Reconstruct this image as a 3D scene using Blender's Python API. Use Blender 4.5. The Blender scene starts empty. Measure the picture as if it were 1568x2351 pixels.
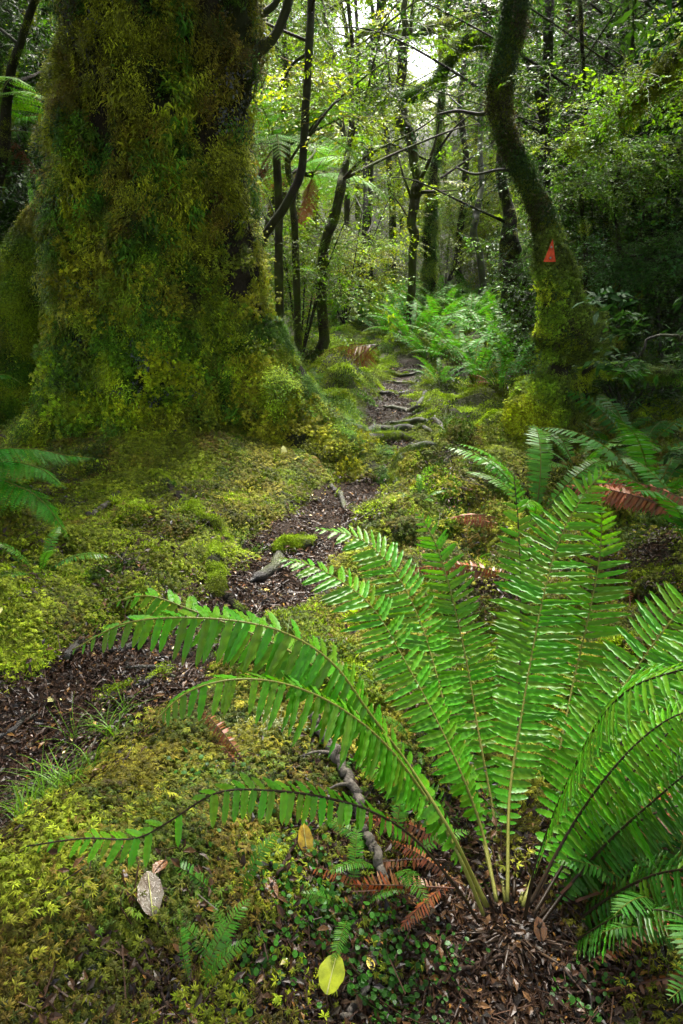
import bpy, math, random
import numpy as np
from mathutils import Matrix, Vector
random.seed(7)
RS = np.random.RandomState(7)
S = bpy.context.scene
C = S.collection
rad = math.radians

# ------------------------------------------------------------------ camera, world, sun, exposure
HAZE = .0003
CAM_H, PITCH = 1.4, rad(20.5)
cd = bpy.data.cameras.new('camera')
cam = bpy.data.objects.new('camera', cd); C.objects.link(cam)
cd.lens = 24; cd.sensor_fit = 'VERTICAL'; cd.sensor_height = 36; cd.sensor_width = 24
cd.clip_start = 0.02; cd.clip_end = 500
cam.location = (0, 0, CAM_H); cam.rotation_euler = (math.pi/2 - PITCH, 0, 0)
S.camera = cam
SUN_EL, SUN_AZ = rad(58), rad(8)            # ahead of the camera, high
w = bpy.data.worlds.new('World'); S.world = w; w.use_nodes = True
nt = w.node_tree; bg = nt.nodes['Background']
sky = nt.nodes.new('ShaderNodeTexSky'); sky.sky_type = 'NISHITA'; sky.sun_disc = False
sky.sun_elevation = SUN_EL; sky.sun_rotation = SUN_AZ; sky.air_density = 1.0; sky.dust_density = 6.0; sky.ozone_density = 1.0
hs = nt.nodes.new('ShaderNodeHueSaturation'); hs.inputs['Saturation'].default_value = 0.35
nt.links.new(sky.outputs[0], hs.inputs['Color']); nt.links.new(hs.outputs[0], bg.inputs['Color'])
bg.inputs['Strength'].default_value = 0.11
sl = bpy.data.lights.new('sun', 'SUN'); sl.energy = 4.5; sl.angle = rad(24); sl.color = (1.0, 0.95, 0.86)
so = bpy.data.objects.new('sun', sl); C.objects.link(so)
d = Vector((math.sin(SUN_AZ)*math.cos(SUN_EL), math.cos(SUN_AZ)*math.cos(SUN_EL), math.sin(SUN_EL)))
so.rotation_euler = (-d).to_track_quat('-Z', 'Y').to_euler(); so.location = (0, 6, 20)
S.view_settings.view_transform = 'Standard'; S.view_settings.look = 'None'
S.view_settings.exposure = 2.65; S.view_settings.gamma = 1.0; S.view_settings.use_curve_mapping = False
cy = S.cycles
cy.max_bounces = 5; cy.diffuse_bounces = 3; cy.glossy_bounces = 2; cy.transmission_bounces = 3; cy.transparent_max_bounces = 4
cy.volume_bounces = 0
cy.caustics_reflective = False; cy.caustics_refractive = False
cy.use_denoising = True; cy.sample_clamp_indirect = 4

# ------------------------------------------------------------------ pixel <-> world (1568 x 2351 measure of the photo)
FW = np.array([0, math.cos(PITCH), -math.sin(PITCH)]); UP = np.array([0, math.sin(PITCH), math.cos(PITCH)])
CAMP = np.array([0, 0, CAM_H])
def ray(px, py):
    return FW + (px/1568-.5)*np.array([1., 0, 0]) - (py/2351-.5)*1.5*UP
def at(px, py, Y):
    r = ray(px, py); return CAMP + r*(Y/r[1])
def proj(p):
    p = np.asarray(p, float) - CAMP
    z = p @ FW
    return (p[..., 0]/z+.5)*1568, (.5-(p @ UP)/z/1.5)*2351, z

# ------------------------------------------------------------------ noise
def _h(i, j, k, s):
    n = (i*374761393 + j*668265263 + k*2147483647 + s*974711) & 0xffffffff
    n = ((n ^ (n >> 13)) * 1274126177) & 0xffffffff
    n = ((n ^ (n >> 16)) * 2246822519) & 0xffffffff
    return ((n ^ (n >> 15)) & 0xffff) / 65535.0
def vnoise(x, y, z=0.0, s=0):
    x, y, z = np.broadcast_arrays(np.asarray(x, float), np.asarray(y, float), np.asarray(z, float))
    i, j, k = np.floor(x).astype(np.int64), np.floor(y).astype(np.int64), np.floor(z).astype(np.int64)
    fx, fy, fz = x-i, y-j, z-k
    fx, fy, fz = fx*fx*(3-2*fx), fy*fy*(3-2*fy), fz*fz*(3-2*fz)
    o = 0
    for a in (0, 1):
        for b in (0, 1):
            for c in (0, 1):
                o = o + _h(i+a, j+b, k+c, s)*(fx if a else 1-fx)*(fy if b else 1-fy)*(fz if c else 1-fz)
    return o
def fbm(x, y, z=0.0, s=0, o=3):
    t, a, n = 0, 1, 0
    for q in range(o):
        t = t + a*vnoise(np.asarray(x)*2**q, np.asarray(y)*2**q, np.asarray(z)*2**q, s+q); n += a; a *= .5
    return t/n
def sstep(a, b, x):
    t = np.clip((x-a)/(b-a), 0, 1); return t*t*(3-2*t)

# ------------------------------------------------------------------ terrain height
def flat(px, py):
    r = ray(px, py); t = -CAM_H/r[2]; return CAMP[0]+r[0]*t, r[1]*t
MOUNDS = []
for px, py, rx, ry, hh in [
    (390, 1045, 1.0, 1.0, .30), (180, 1020, .7, .6, .12), (40, 1480, .42, .40, .17), (-120, 1300, .6, .5, .1),
    (250, 2080, .36, .30, .17), (20, 2250, .35, .35, .10), (480, 1800, .30, .22, .05), (870, 1195, .26, .18, .10), (990, 1085, .30, .22, .15), (775, 905, .42, .8, .24),
    (1230, 1050, .75, .5, .12), (330, 1310, .55, .28, .09), (930, 835, .5, .45, .14), (1080, 960, .5, .4, .10),
    (1350, 2200, .55, .45, -.10), (1000, 2330, .35, .2, -.06), (700, 1450, .3, .25, .05), (640, 770, .9, 1.6, .45)]:
    cx, cyy = flat(px, py); MOUNDS.append((cx, cyy, rx, ry, hh))
PATHP = [flat(*p) + (wd,) for p, wd in [((-420, 2080), .42), ((40, 1730), .42), ((270, 1550), .30), ((460, 1460), .25), ((640, 1340), .34), ((720, 1230), .30),
         ((800, 1120), .22), ((860, 1045), .26), ((900, 960), .22), ((915, 900), .24), ((945, 850), .25)]]
PATHP = np.array(PATHP)
def path_dist(x, y):
    x = np.asarray(x, float); y = np.asarray(y, float)
    best = np.full(np.broadcast(x, y).shape, 9.0)
    for a, b in zip(PATHP[:-1], PATHP[1:]):
        dx, dy = b[0]-a[0], b[1]-a[1]; L = dx*dx+dy*dy
        t = np.clip(((x-a[0])*dx+(y-a[1])*dy)/L, 0, 1)
        dd = np.hypot(x-a[0]-t*dx, y-a[1]-t*dy) - (a[2]+t*(b[2]-a[2]))
        best = np.minimum(best, dd)
    return best + (fbm(x*4, y*4, 0, 31)-.5)*.30 + .045
def H(x, y):
    x = np.asarray(x, float); y = np.asarray(y, float)
    z = 0.02*np.sin(x*1.3)*np.cos(y*.9)
    for cx, cyy, rx, ry, hh in MOUNDS:
        z = z + hh*np.exp(-((x-cx)/rx)**2-((y-cyy)/ry)**2)
    z = z + (fbm(x*2.2, y*2.2, 0, 3, 3)-.5)*.10*sstep(.5, 2, y) + np.maximum(fbm(x*3.6, y*3.6, 0, 4, 2)-.42, 0)*.40*sstep(.0, .35, path_dist(x, y))*sstep(1.4, 2.4, y)*sstep(14, 9, y)*(.35+.65*sstep(1.5, 2.1, np.hypot(x+1.15, (y-5.0)*1.1))) + (fbm(x*9, y*9, 0, 5, 2)-.5)*.035
    pd = path_dist(x, y)
    z = z - .045*(1-sstep(-.08, .16, pd))
    z = z + .085*np.maximum(y-8.0, 0) + .22*np.maximum(y-15, 0) + .12*np.maximum(np.abs(x)-3.5, 0)
    return z
def gp(px, py, up=0.0):
    r = ray(px, py); t = np.concatenate([np.linspace(.5, 8, 700), np.linspace(8, 40, 500)])
    P = CAMP + r*t[:, None]; below = P[:, 2] < H(P[:, 0], P[:, 1])
    k = int(np.argmax(below)) if below.any() else len(t)-1
    p = P[k].copy(); p[2] = float(H(p[0], p[1]))+up
    return p

# ------------------------------------------------------------------ materials
def base_mat(name):
    m = bpy.data.materials.new(name); m.use_nodes = True
    n = m.node_tree.nodes; b = n['Principled BSDF']; return m, m.node_tree, n, b
def leaf_mat(name, inst, trans=.35, rough=.42, spec=.5, boost=1.0, warm=(1.25, 1.15, .5)):
    m, t, n, b = base_mat(name)
    a = n.new('ShaderNodeAttribute'); a.attribute_name = 'col'
    col = a.outputs['Color']
    if inst:
        q = n.new('ShaderNodeAttribute'); q.attribute_type = 'INSTANCER'; q.attribute_name = 'tint'
        mx = n.new('ShaderNodeMix'); mx.data_type = 'RGBA'; mx.blend_type = 'MULTIPLY'; mx.inputs[0].default_value = 1
        t.links.new(col, mx.inputs[6]); t.links.new(q.outputs['Color'], mx.inputs[7]); col = mx.outputs[2]
    g = n.new('ShaderNodeTexCoord'); nz = n.new('ShaderNodeTexNoise'); nz.inputs['Scale'].default_value = 60
    t.links.new(g.outputs['Object'], nz.inputs['Vector'])
    mr = n.new('ShaderNodeMapRange'); mr.inputs[3].default_value = .75*boost; mr.inputs[4].default_value = 1.25*boost
    t.links.new(nz.outputs[0], mr.inputs[0])
    m2 = n.new('ShaderNodeMix'); m2.data_type = 'RGBA'; m2.blend_type = 'MULTIPLY'; m2.inputs[0].default_value = 1
    t.links.new(col, m2.inputs[6]); t.links.new(mr.outputs[0], m2.inputs[7]); col = m2.outputs[2]
    t.links.new(col, b.inputs['Base Color']); b.inputs['Roughness'].default_value = rough
    b.inputs['Specular IOR Level'].default_value = spec
    if trans > 0:
        tr = n.new('ShaderNodeBsdfTranslucent'); m3 = n.new('ShaderNodeMix'); m3.data_type = 'RGBA'; m3.blend_type = 'MULTIPLY'; m3.inputs[0].default_value = 1
        t.links.new(col, m3.inputs[6]); m3.inputs[7].default_value = (*warm, 1)
        t.links.new(m3.outputs[2], tr.inputs['Color'])
        ms = n.new('ShaderNodeMixShader'); ms.inputs[0].default_value = trans
        t.links.new(b.outputs[0], ms.inputs[1]); t.links.new(tr.outputs[0], ms.inputs[2])
        t.links.new(ms.outputs[0], n['Material Output'].inputs[0])
    return m
def rough_mat(name, c1, c2, scale=8, bump=.6, rough=.7, c3=None, moss='', spec=.16, stretch=(1, 1, 1), bdist=.02):
    m, t, n, b = base_mat(name)
    g = n.new('ShaderNodeTexCoord'); mp = n.new('ShaderNodeMapping'); mp.inputs['Scale'].default_value = stretch
    t.links.new(g.outputs['Object'], mp.inputs[0])
    n1 = n.new('ShaderNodeTexNoise'); n1.inputs['Scale'].default_value = scale; n1.inputs['Detail'].default_value = 8; n1.inputs['Roughness'].default_value = .65
    t.links.new(mp.outputs[0], n1.inputs['Vector'])
    cr = n.new('ShaderNodeValToRGB'); e = cr.color_ramp.elements; e[0].position = .35; e[1].position = .65
    e[0].color = (*c1, 1); e[1].color = (*c2, 1); t.links.new(n1.outputs[0], cr.inputs[0]); col = cr.outputs[0]
    if c3:
        n2 = n.new('ShaderNodeTexNoise'); n2.inputs['Scale'].default_value = scale*.25; n2.inputs['Detail'].default_value = 5
        t.links.new(g.outputs['Object'], n2.inputs['Vector'])
        r2 = n.new('ShaderNodeValToRGB'); r2.color_ramp.elements[0].position = .45; r2.color_ramp.elements[1].position = .6
        t.links.new(n2.outputs[0], r2.inputs[0]); fac = r2.outputs[0]
        if moss:
            at_ = n.new('ShaderNodeAttribute'); at_.attribute_name = moss
            ad = n.new('ShaderNodeMath'); ad.operation = 'MULTIPLY_ADD'; ad.inputs[1].default_value = .25
            t.links.new(fac, ad.inputs[0]); t.links.new(at_.outputs['Fac'], ad.inputs[2]); ad.use_clamp = True; fac = ad.outputs[0]
        mx = n.new('ShaderNodeMix'); mx.data_type = 'RGBA'; t.links.new(fac, mx.inputs[0]); t.links.new(col, mx.inputs[6]); mx.inputs[7].default_value = (*c3, 1); col = mx.outputs[2]
    t.links.new(col, b.inputs['Base Color']); b.inputs['Roughness'].default_value = rough; b.inputs['Specular IOR Level'].default_value = spec
    n3 = n.new('ShaderNodeTexNoise'); n3.inputs['Scale'].default_value = scale*3; n3.inputs['Detail'].default_value = 6; n3.inputs['Roughness'].default_value = .7
    t.links.new(mp.outputs[0], n3.inputs['Vector'])
    bp = n.new('ShaderNodeBump'); bp.inputs['Strength'].default_value = bump; bp.inputs['Distance'].default_value = bdist
    t.links.new(n3.outputs[0], bp.inputs['Height']); t.links.new(bp.outputs[0], b.inputs['Normal'])
    return m
M_moss = leaf_mat('moss_fronds', True, .25, .6, .18, warm=(1.1, 1.15, .4))
M_leafi = leaf_mat('foliage_leaves', True, .45, .42, .28)
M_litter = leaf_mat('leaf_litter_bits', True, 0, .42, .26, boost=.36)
M_fern = leaf_mat('fern_green', False, .38, .38, .24, warm=(1.2, 1.25, .3))
M_fern2 = leaf_mat('fern_deep_green', False, .35, .5, .14, warm=(1.2, 1.25, .3))
M_dead = leaf_mat('dead_fern', False, .15, .45, .4, warm=(1.2, .8, .5))
M_leaf1 = leaf_mat('single_leaf', False, .2, .3, .6)
M_bark = rough_mat('bark', (.022, .018, .011), (.06, .05, .028), 14, .8, .75, c3=(.06, .08, .012), stretch=(1, 1, .35))
M_barkd = rough_mat('dark_bark', (.010, .009, .008), (.035, .028, .022), 18, .7, .6, c3=(.03, .035, .012), stretch=(1, 1, .4))
M_root = rough_mat('root_bark', (.013, .011, .010), (.048, .040, .034), 22, .7, .42, c3=(.05, .06, .014), spec=.5)
M_stick = rough_mat('stick_bark', (.02, .016, .013), (.22, .19, .16), 26, .6, .45)
M_twig = rough_mat('twig_bark', (.018, .011, .008), (.06, .035, .022), 40, .5, .5)
M_trunk = rough_mat('mossy_trunk', (.008, .006, .004), (.030, .022, .013), 9, 1.0, .8, c3=(.022, .028, .006), stretch=(1, 1, .5), bdist=.05)
M_ground = rough_mat('forest_floor', (.007, .005, .004), (.028, .018, .011), 26, 1.0, .6, c3=(.045, .055, .010), moss='moss', bdist=.02)
M_path = rough_mat('path_litter', (.010, .006, .004), (.045, .024, .012), 60, 1.0, .45, bdist=.012)

# ------------------------------------------------------------------ geometry helpers
class G:
    def __init__(s): s.v = []; s.f = []; s.c = []; s.n = 0
    def add(s, v, f, c):
        v = np.asarray(v, float).reshape(-1, 3); f = np.asarray(f, int).reshape(-1, 3)
        c = np.broadcast_to(np.asarray(c, float), v.shape)
        s.v.append(v); s.f.append(f+s.n); s.c.append(c); s.n += len(v)
    def inst(s, tv, tf, tc, Mx, T, cols):
        k = len(T)
        if k == 0: return
        v = np.einsum('kij,nj->kni', Mx, tv) + T[:, None, :]
        f = tf[None] + (np.arange(k)*len(tv))[:, None, None]
        c = tc[None]*cols[:, None, :]
        s.add(v.reshape(-1, 3), f.reshape(-1, 3), c.reshape(-1, 3))
    def arr(s): return np.concatenate(s.v), np.concatenate(s.f), np.concatenate(s.c)
def mesh_from(name, v, f, c, mat, smooth=True, extra=None):
    me = bpy.data.meshes.new(name)
    nv, nf = len(v), len(f)
    me.vertices.add(nv); me.vertices.foreach_set('co', np.ascontiguousarray(v, dtype=np.float32).ravel())
    if nf:
        me.loops.add(nf*3); me.loops.foreach_set('vertex_index', np.ascontiguousarray(f, dtype=np.int32).ravel())
        me.polygons.add(nf); me.polygons.foreach_set('loop_start', np.arange(nf, dtype=np.int32)*3)
        me.polygons.foreach_set('use_smooth', np.full(nf, smooth))
    a = me.attributes.new('col', 'FLOAT_COLOR', 'POINT')
    a.data.foreach_set('color', np.concatenate([c, np.ones((nv, 1))], 1).astype(np.float32).ravel())
    for k, val in (extra or {}).items():
        b = me.attributes.new(k, 'FLOAT', 'POINT'); b.data.foreach_set('value', np.asarray(val, dtype=np.float32).ravel())
    me.update(calc_edges=True); me.materials.append(mat); return me
def put(name, g, mat, parent=None, base=(0, 0, 0), smooth=True, extra=None):
    v, f, c = g.arr() if isinstance(g, G) else g
    me = mesh_from(name, v-np.asarray(base, float), f, c, mat, smooth, extra)
    o = bpy.data.objects.new(name, me); C.objects.link(o)
    if parent is not None: o.parent = parent
    else: o.location = base
    return o
def tag(o, label=None, cat=None, group=None, kind=None):
    if label: o['label'] = label
    if cat: o['category'] = cat
    if group: o['group'] = group
    if kind: o['kind'] = kind
    return o
def thing(name, label, cat, base, group=None):
    o = bpy.data.objects.new(name, None); C.objects.link(o); o.location = tuple(float(q) for q in base); o.empty_display_size = .1
    return tag(o, label, cat, group)
def spline(P, n, R=None):
    P = np.asarray(P, float); k = len(P)
    Q = np.vstack([2*P[0]-P[1], P, 2*P[-1]-P[-2]])
    t = np.linspace(0, k-1-1e-9, n); i = t.astype(int); u = (t-i)[:, None]
    a, b, c, dd = Q[i], Q[i+1], Q[i+2], Q[i+3]
    out = .5*((2*b)+(-a+c)*u+(2*a-5*b+4*c-dd)*u*u+(-a+3*b-3*c+dd)*u**3)
    if R is None: return out
    return out, np.interp(t, np.arange(k), R)
def norm(v): return v/np.maximum(np.linalg.norm(v, axis=-1, keepdims=True), 1e-9)
def tube(P, R, sides=8, noise=0.0, nf=6.0, seed=0, col=(1, 1, 1), cap=True):
    P = np.asarray(P, float); R = np.broadcast_to(np.asarray(R, float), (len(P),)); T = norm(np.gradient(P, axis=0))
    ref = np.array([0, 0, 1.]) if abs(T[0][2]) < .8 else np.array([0, 1., 0])
    U = np.zeros_like(P); u = norm(np.cross(T[0], ref))
    for i in range(len(P)):
        u = norm(u - T[i]*(u @ T[i])); U[i] = u
    V = np.cross(T, U); th = np.arange(sides)*2*math.pi/sides
    D = U[:, None]*np.cos(th)[None, :, None] + V[:, None]*np.sin(th)[None, :, None]
    r = R[:, None]*np.ones(sides)
    if noise:
        q = P[:, None]+D*R[:, None, None]
        r = r*(1+noise*(fbm(q[..., 0]*nf, q[..., 1]*nf, q[..., 2]*nf, seed)-.5)*2)
    v = (P[:, None]+D*r[..., None]).reshape(-1, 3)
    i, j = np.meshgrid(np.arange(len(P)-1), np.arange(sides), indexing='ij')
    a = i*sides+j; b = i*sides+(j+1) % sides; c = a+sides; d2 = b+sides
    f = np.concatenate([np.stack([a, b, d2], -1).reshape(-1, 3), np.stack([a, d2, c], -1).reshape(-1, 3)])
    if cap:
        n0 = len(v); v = np.vstack([v, P[0], P[-1]]); k = np.arange(sides); l = (k+1) % sides
        f = np.vstack([f, np.stack([l, k, np.full(sides, n0)], -1), np.stack([k+(len(P)-1)*sides, l+(len(P)-1)*sides, np.full(sides, n0+1)], -1)])
    return v, f, np.broadcast_to(np.asarray(col, float), v.shape)
def basis_euler(Mx):
    y = -np.arcsin(np.clip(Mx[:, 2, 0], -1, 1)); x = np.arctan2(Mx[:, 2, 1], Mx[:, 2, 2]); z = np.arctan2(Mx[:, 1, 0], Mx[:, 0, 0])
    return np.stack([x, y, z], 1)
def frame(N, D):
    """columns x,y,z with z=N and y = D made orthogonal to N"""
    Z = norm(N); Y = norm(D-Z*(D*Z).sum(1, keepdims=True)); X = np.cross(Y, Z)
    return np.stack([X, Y, Z], 2)
def spin(Mx, a):
    c, s_ = np.cos(a), np.sin(a); X = Mx[:, :, 0]*c[:, None]+Mx[:, :, 1]*s_[:, None]; Y = -Mx[:, :, 0]*s_[:, None]+Mx[:, :, 1]*c[:, None]
    return np.stack([X, Y, Mx[:, :, 2]], 2)
def sample(v, f, n, rs=RS):
    a, b, c = v[f[:, 0]], v[f[:, 1]], v[f[:, 2]]; nn = np.cross(b-a, c-a); ar = np.linalg.norm(nn, axis=1)
    k = rs.choice(len(f), n, p=ar/ar.sum()); r1 = np.sqrt(rs.rand(n))[:, None]; r2 = rs.rand(n)[:, None]
    return a[k]*(1-r1)+b[k]*r1*(1-r2)+c[k]*r1*r2, norm(nn[k])

# ------------------------------------------------------------------ scatter by geometry nodes
_groups = {}
def protos(key, meshes):
    ng = bpy.data.node_groups.new('scatter_'+key, 'GeometryNodeTree')
    ng.interface.new_socket('Geometry', in_out='INPUT', socket_type='NodeSocketGeometry')
    ng.interface.new_socket('Geometry', in_out='OUTPUT', socket_type='NodeSocketGeometry')
    gi = ng.nodes.new('NodeGroupInput'); go = ng.nodes.new('NodeGroupOutput'); jn = ng.nodes.new('GeometryNodeJoinGeometry')
    def na(nm, ty):
        q = ng.nodes.new('GeometryNodeInputNamedAttribute'); q.data_type = ty; q.inputs[0].default_value = nm; return q.outputs[0]
    rot, scl, pid = na('rot', 'FLOAT_VECTOR'), na('scl', 'FLOAT'), na('pid', 'INT')
    for k, me in enumerate(meshes):
        ob = bpy.data.objects.new(key+'_source', me)
        oi = ng.nodes.new('GeometryNodeObjectInfo'); oi.inputs[0].default_value = ob; oi.inputs['As Instance'].default_value = True
        ip = ng.nodes.new('GeometryNodeInstanceOnPoints'); cp = ng.nodes.new('FunctionNodeCompare'); cp.data_type = 'INT'; cp.operation = 'EQUAL'
        ng.links.new(pid, cp.inputs[2]); cp.inputs[3].default_value = k
        ng.links.new(gi.outputs[0], ip.inputs['Points']); ng.links.new(cp.outputs[0], ip.inputs['Selection'])
        ng.links.new(oi.outputs['Geometry'], ip.inputs['Instance']); ng.links.new(rot, ip.inputs['Rotation']); ng.links.new(scl, ip.inputs['Scale'])
        ng.links.new(ip.outputs[0], jn.inputs[0])
    ng.links.new(jn.outputs[0], go.inputs[0]); _groups[key] = (ng, len(meshes), meshes[0].materials[0])
NINST = [0]
def scatter(name, key, P, Mx, scl, tint, parent=None, base=(0, 0, 0), pid=None):
    ng, k, mat = _groups[key]; n = len(P); NINST[0] += n
    me = bpy.data.meshes.new(name); me.vertices.add(n)
    me.vertices.foreach_set('co', (np.asarray(P)-np.asarray(base, float)).astype(np.float32).ravel())
    a = me.attributes.new('rot', 'FLOAT_VECTOR', 'POINT'); a.data.foreach_set('vector', basis_euler(Mx).astype(np.float32).ravel())
    a = me.attributes.new('scl', 'FLOAT', 'POINT'); a.data.foreach_set('value', np.broadcast_to(scl, (n,)).astype(np.float32).copy())
    a = me.attributes.new('pid', 'INT', 'POINT'); a.data.foreach_set('value', (RS.randint(0, k, n) if pid is None else pid).astype(np.int32))
    a = me.attributes.new('tint', 'FLOAT_VECTOR', 'POINT'); a.data.foreach_set('vector', np.broadcast_to(tint, (n, 3)).astype(np.float32).copy().ravel())
    me.materials.append(mat)
    o = bpy.data.objects.new(name, me); C.objects.link(o)
    if parent is not None: o.parent = parent
    else: o.location = base
    m = o.modifiers.new('scatter', 'NODES'); m.node_group = ng
    return tag(o, kind='stuff')

# ---- leaf templates (x = across, y = along, z = normal)
def leaf_tpl(L=1., Wd=.3, seg=4, fold=.15, curl=.15, wav=0., tip=1.0, base_w=.3, rs=RS):
    t = np.linspace(0, 1, seg+1); wdt = Wd*.5*np.maximum(np.sin(math.pi*np.clip(t*(1-.0)+.0, 0, 1))**.6, 0)
    wdt[0] = Wd*.5*base_w; wdt[-1] = Wd*.03*tip
    v = []
    for i, q in enumerate(t):
        z = -curl*q*q*L; ww = wdt[i]*(1+(rs.rand()-.5)*wav)
        v += [(-ww, q*L, z+fold*ww*2), (0, q*L, z), (ww, q*L, z+fold*ww*2)]
    f = []
    for i in range(seg):
        a = i*3
        f += [(a, a+1, a+4), (a, a+4, a+3), (a+1, a+2, a+5), (a+1, a+5, a+4)]
    v = np.array(v); return v, np.array(f), np.ones_like(v)
def diamond(L, Wd, curl=.2):
    v = np.array([(0, 0, 0), (-Wd/2, L*.45, -curl*L*.2), (Wd/2, L*.45, -curl*L*.2), (0, L, -curl*L)]); return v, np.array([(0, 1, 2), (1, 3, 2)]), np.ones((4, 3))
def rot_rand(n, tilt, rs=RS, up=(0, 0, 1)):
    """y axis = direction leaning 'tilt' rad(array) from horizontal, random azimuth"""
    az = rs.rand(n)*2*math.pi; D = np.stack([np.cos(az)*np.cos(tilt), np.sin(az)*np.cos(tilt), np.sin(tilt)], 1)
    N = np.stack([-np.cos(az)*np.sin(tilt), -np.sin(az)*np.sin(tilt), np.cos(tilt)], 1)
    N = norm(N+rs.normal(0, .25, (n, 3))); return frame(N, D)
def bright(n, a=.6, b=1.25, rs=RS): return (a+(b-a)*rs.rand(n))[:, None]*np.ones(3)

def moss_fan_patch(seed, r=.06, nf=62, L=.0115):
    rs = np.random.RandomState(seed); g = G(); tv, tf, tc = diamond(1, .24, .45)
    for i in range(nf):
        q = r*math.sqrt(rs.rand()); a = rs.rand()*6.283; c = np.array([q*math.cos(a), q*math.sin(a), rs.rand()*.022])
        az = rs.rand()*6.283; nb = 8; ang = az+np.linspace(-1.9, 1.9, nb); el = .55+rs.normal(0, .2, nb)
        D = np.stack([np.cos(ang)*np.cos(el), np.sin(ang)*np.cos(el), np.sin(el)], 1); N = np.tile([[0, 0, 1.]], (nb, 1))+rs.normal(0, .2, (nb, 3))
        ll = L*(.75+.5*rs.rand())*(1-.35*np.abs(np.linspace(-1, 1, nb)))
        b = (.35+1.1*rs.rand()); cc = np.ones((nb, 3))*b*np.array([1+.25*rs.rand(), 1, .9])
        tcc = tc.copy(); tcc[0] *= .7; tcc[3] *= 1.2
        g.inst(tv, tf, tcc, frame(N, D)*ll[:, None, None], np.tile(c, (nb, 1)), cc)
    v, f, c = g.arr(); return mesh_from('moss_fan_patch', v, f, c, M_moss, False)
def moss_fine_patch(seed, r=.07, n=260, L=.014):
    rs = np.random.RandomState(seed); g = G(); tv, tf, tc = diamond(1, .3, .2)
    q = r*np.sqrt(rs.rand(n)); a = rs.rand(n)*6.283; k = vnoise(q*np.cos(a)*60, q*np.sin(a)*60, 0, seed)
    T = np.stack([q*np.cos(a), q*np.sin(a), k*.014*(1-(q/r)**2)-.002], 1); Mx = rot_rand(n, .3+rs.rand(n)*.9, rs)*(L*(.6+.8*rs.rand(n)))[:, None, None]
    g.inst(tv, tf, tc, Mx, T, (.45+.9*k)[:, None]*bright(n, .8, 1.2, rs)); v, f, c = g.arr(); return mesh_from('moss_fine_patch', v, f, c, M_moss, False)
def hang_patch(seed, r=.05, n=150, L=.0155):
    # z = outward from bark, y = down along bark
    rs = np.random.RandomState(seed); g = G()
    tv = np.array([(-.5, 0, 0), (.5, 0, 0), (-.4, .5, .16), (.4, .5, .16), (0, 1, -.02)], float); tv[:, 0] *= .26; tf = np.array([(0, 1, 3), (0, 3, 2), (2, 3, 4)]); tc = np.ones((5, 3))
    T = np.stack([rs.normal(0, r*.6, n), rs.normal(0, r*.6, n), rs.rand(n)*.008], 1)
    D = np.stack([rs.normal(0, .75, n), .25+.8*rs.rand(n), .25+rs.rand(n)*.8], 1); N = np.stack([rs.normal(0, .5, n), -D[:, 2], np.ones(n)], 1)
    g.inst(tv, tf, tc, frame(N, norm(D))*(L*(.4+.9*rs.rand(n)))[:, None, None], T, bright(n, .35, 1.35, rs)); v, f, c = g.arr(); return mesh_from('hanging_moss_patch', v, f, c, M_moss, False)
def leafy_patch(seed, r=.07, n=30, L=.022, Wd=.55, hang=.6, mat=None):
    rs = np.random.RandomState(seed); g = G(); tv, tf, tc = leaf_tpl(1, Wd, 2, .12, .2)
    T = np.stack([rs.normal(0, r*.55, n), rs.normal(0, r*.55, n), .006+rs.rand(n)*.03], 1)
    D = np.stack([rs.normal(0, .8, n), hang+rs.normal(0, .5, n), rs.normal(.1, .3, n)], 1); N = np.stack([rs.normal(0, .4, n), rs.normal(0, .4, n), np.ones(n)], 1)
    g.inst(tv, tf, tc, frame(N, norm(D))*(L*(.6+.7*rs.rand(n)))[:, None, None], T, bright(n, .5, 1.3, rs)); v, f, c = g.arr(); return mesh_from('leaf_patch', v, f, c, mat or M_leafi, True)
def spray(seed, L=.5, n=46, leaf=.034, Wd=.5, droop=.35):
    # a leafy twig growing along +y, z up
    rs = np.random.RandomState(seed); g = G(); tv, tf, tc = leaf_tpl(1, Wd, 2, .1, .25)
    for b in range(6):
        t0 = b/6*.7; az = (1 if b % 2 else -1)*(.3+.6*rs.rand()) if b else 0; LL = L*(1-t0)*(.6+.4*rs.rand()) if b else L
        o = np.array([0, t0*L, -droop*L*t0*t0]); dd = np.array([math.sin(az), math.cos(az), rs.normal(0, .2)])
        t = np.linspace(0, 1, 7); P = o+dd*t[:, None]*LL+np.array([0, 0, -droop*LL])*(t**2)[:, None]+rs.normal(0, .008, (7, 3))
        tv2, tf2, _ = tube(P, np.linspace(.0035, .001, 7), 3, cap=False); g.add(tv2, tf2, (.45, .3, .2))
        k = n//6+3; s_ = .12+.88*rs.rand(k); T = np.stack([np.interp(s_, t, P[:, q]) for q in range(3)], 1)
        sd = rs.choice([-1, 1], k); D = norm(dd[None]*.6+np.stack([sd*.8*math.cos(az), -sd*.8*math.sin(az), rs.normal(-.2, .35, k)], 1)); N = np.array([0, 0, 1.])+rs.normal(0, .4, (k, 3))
        g.inst(tv, tf, tc, frame(N, D)*(leaf*(.6+.7*rs.rand(k)))[:, None, None], T, bright(k, .6, 1.3, rs))
    v, f, c = g.arr(); return mesh_from('leafy_spray', v, f, c, M_leafi, True)
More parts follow.
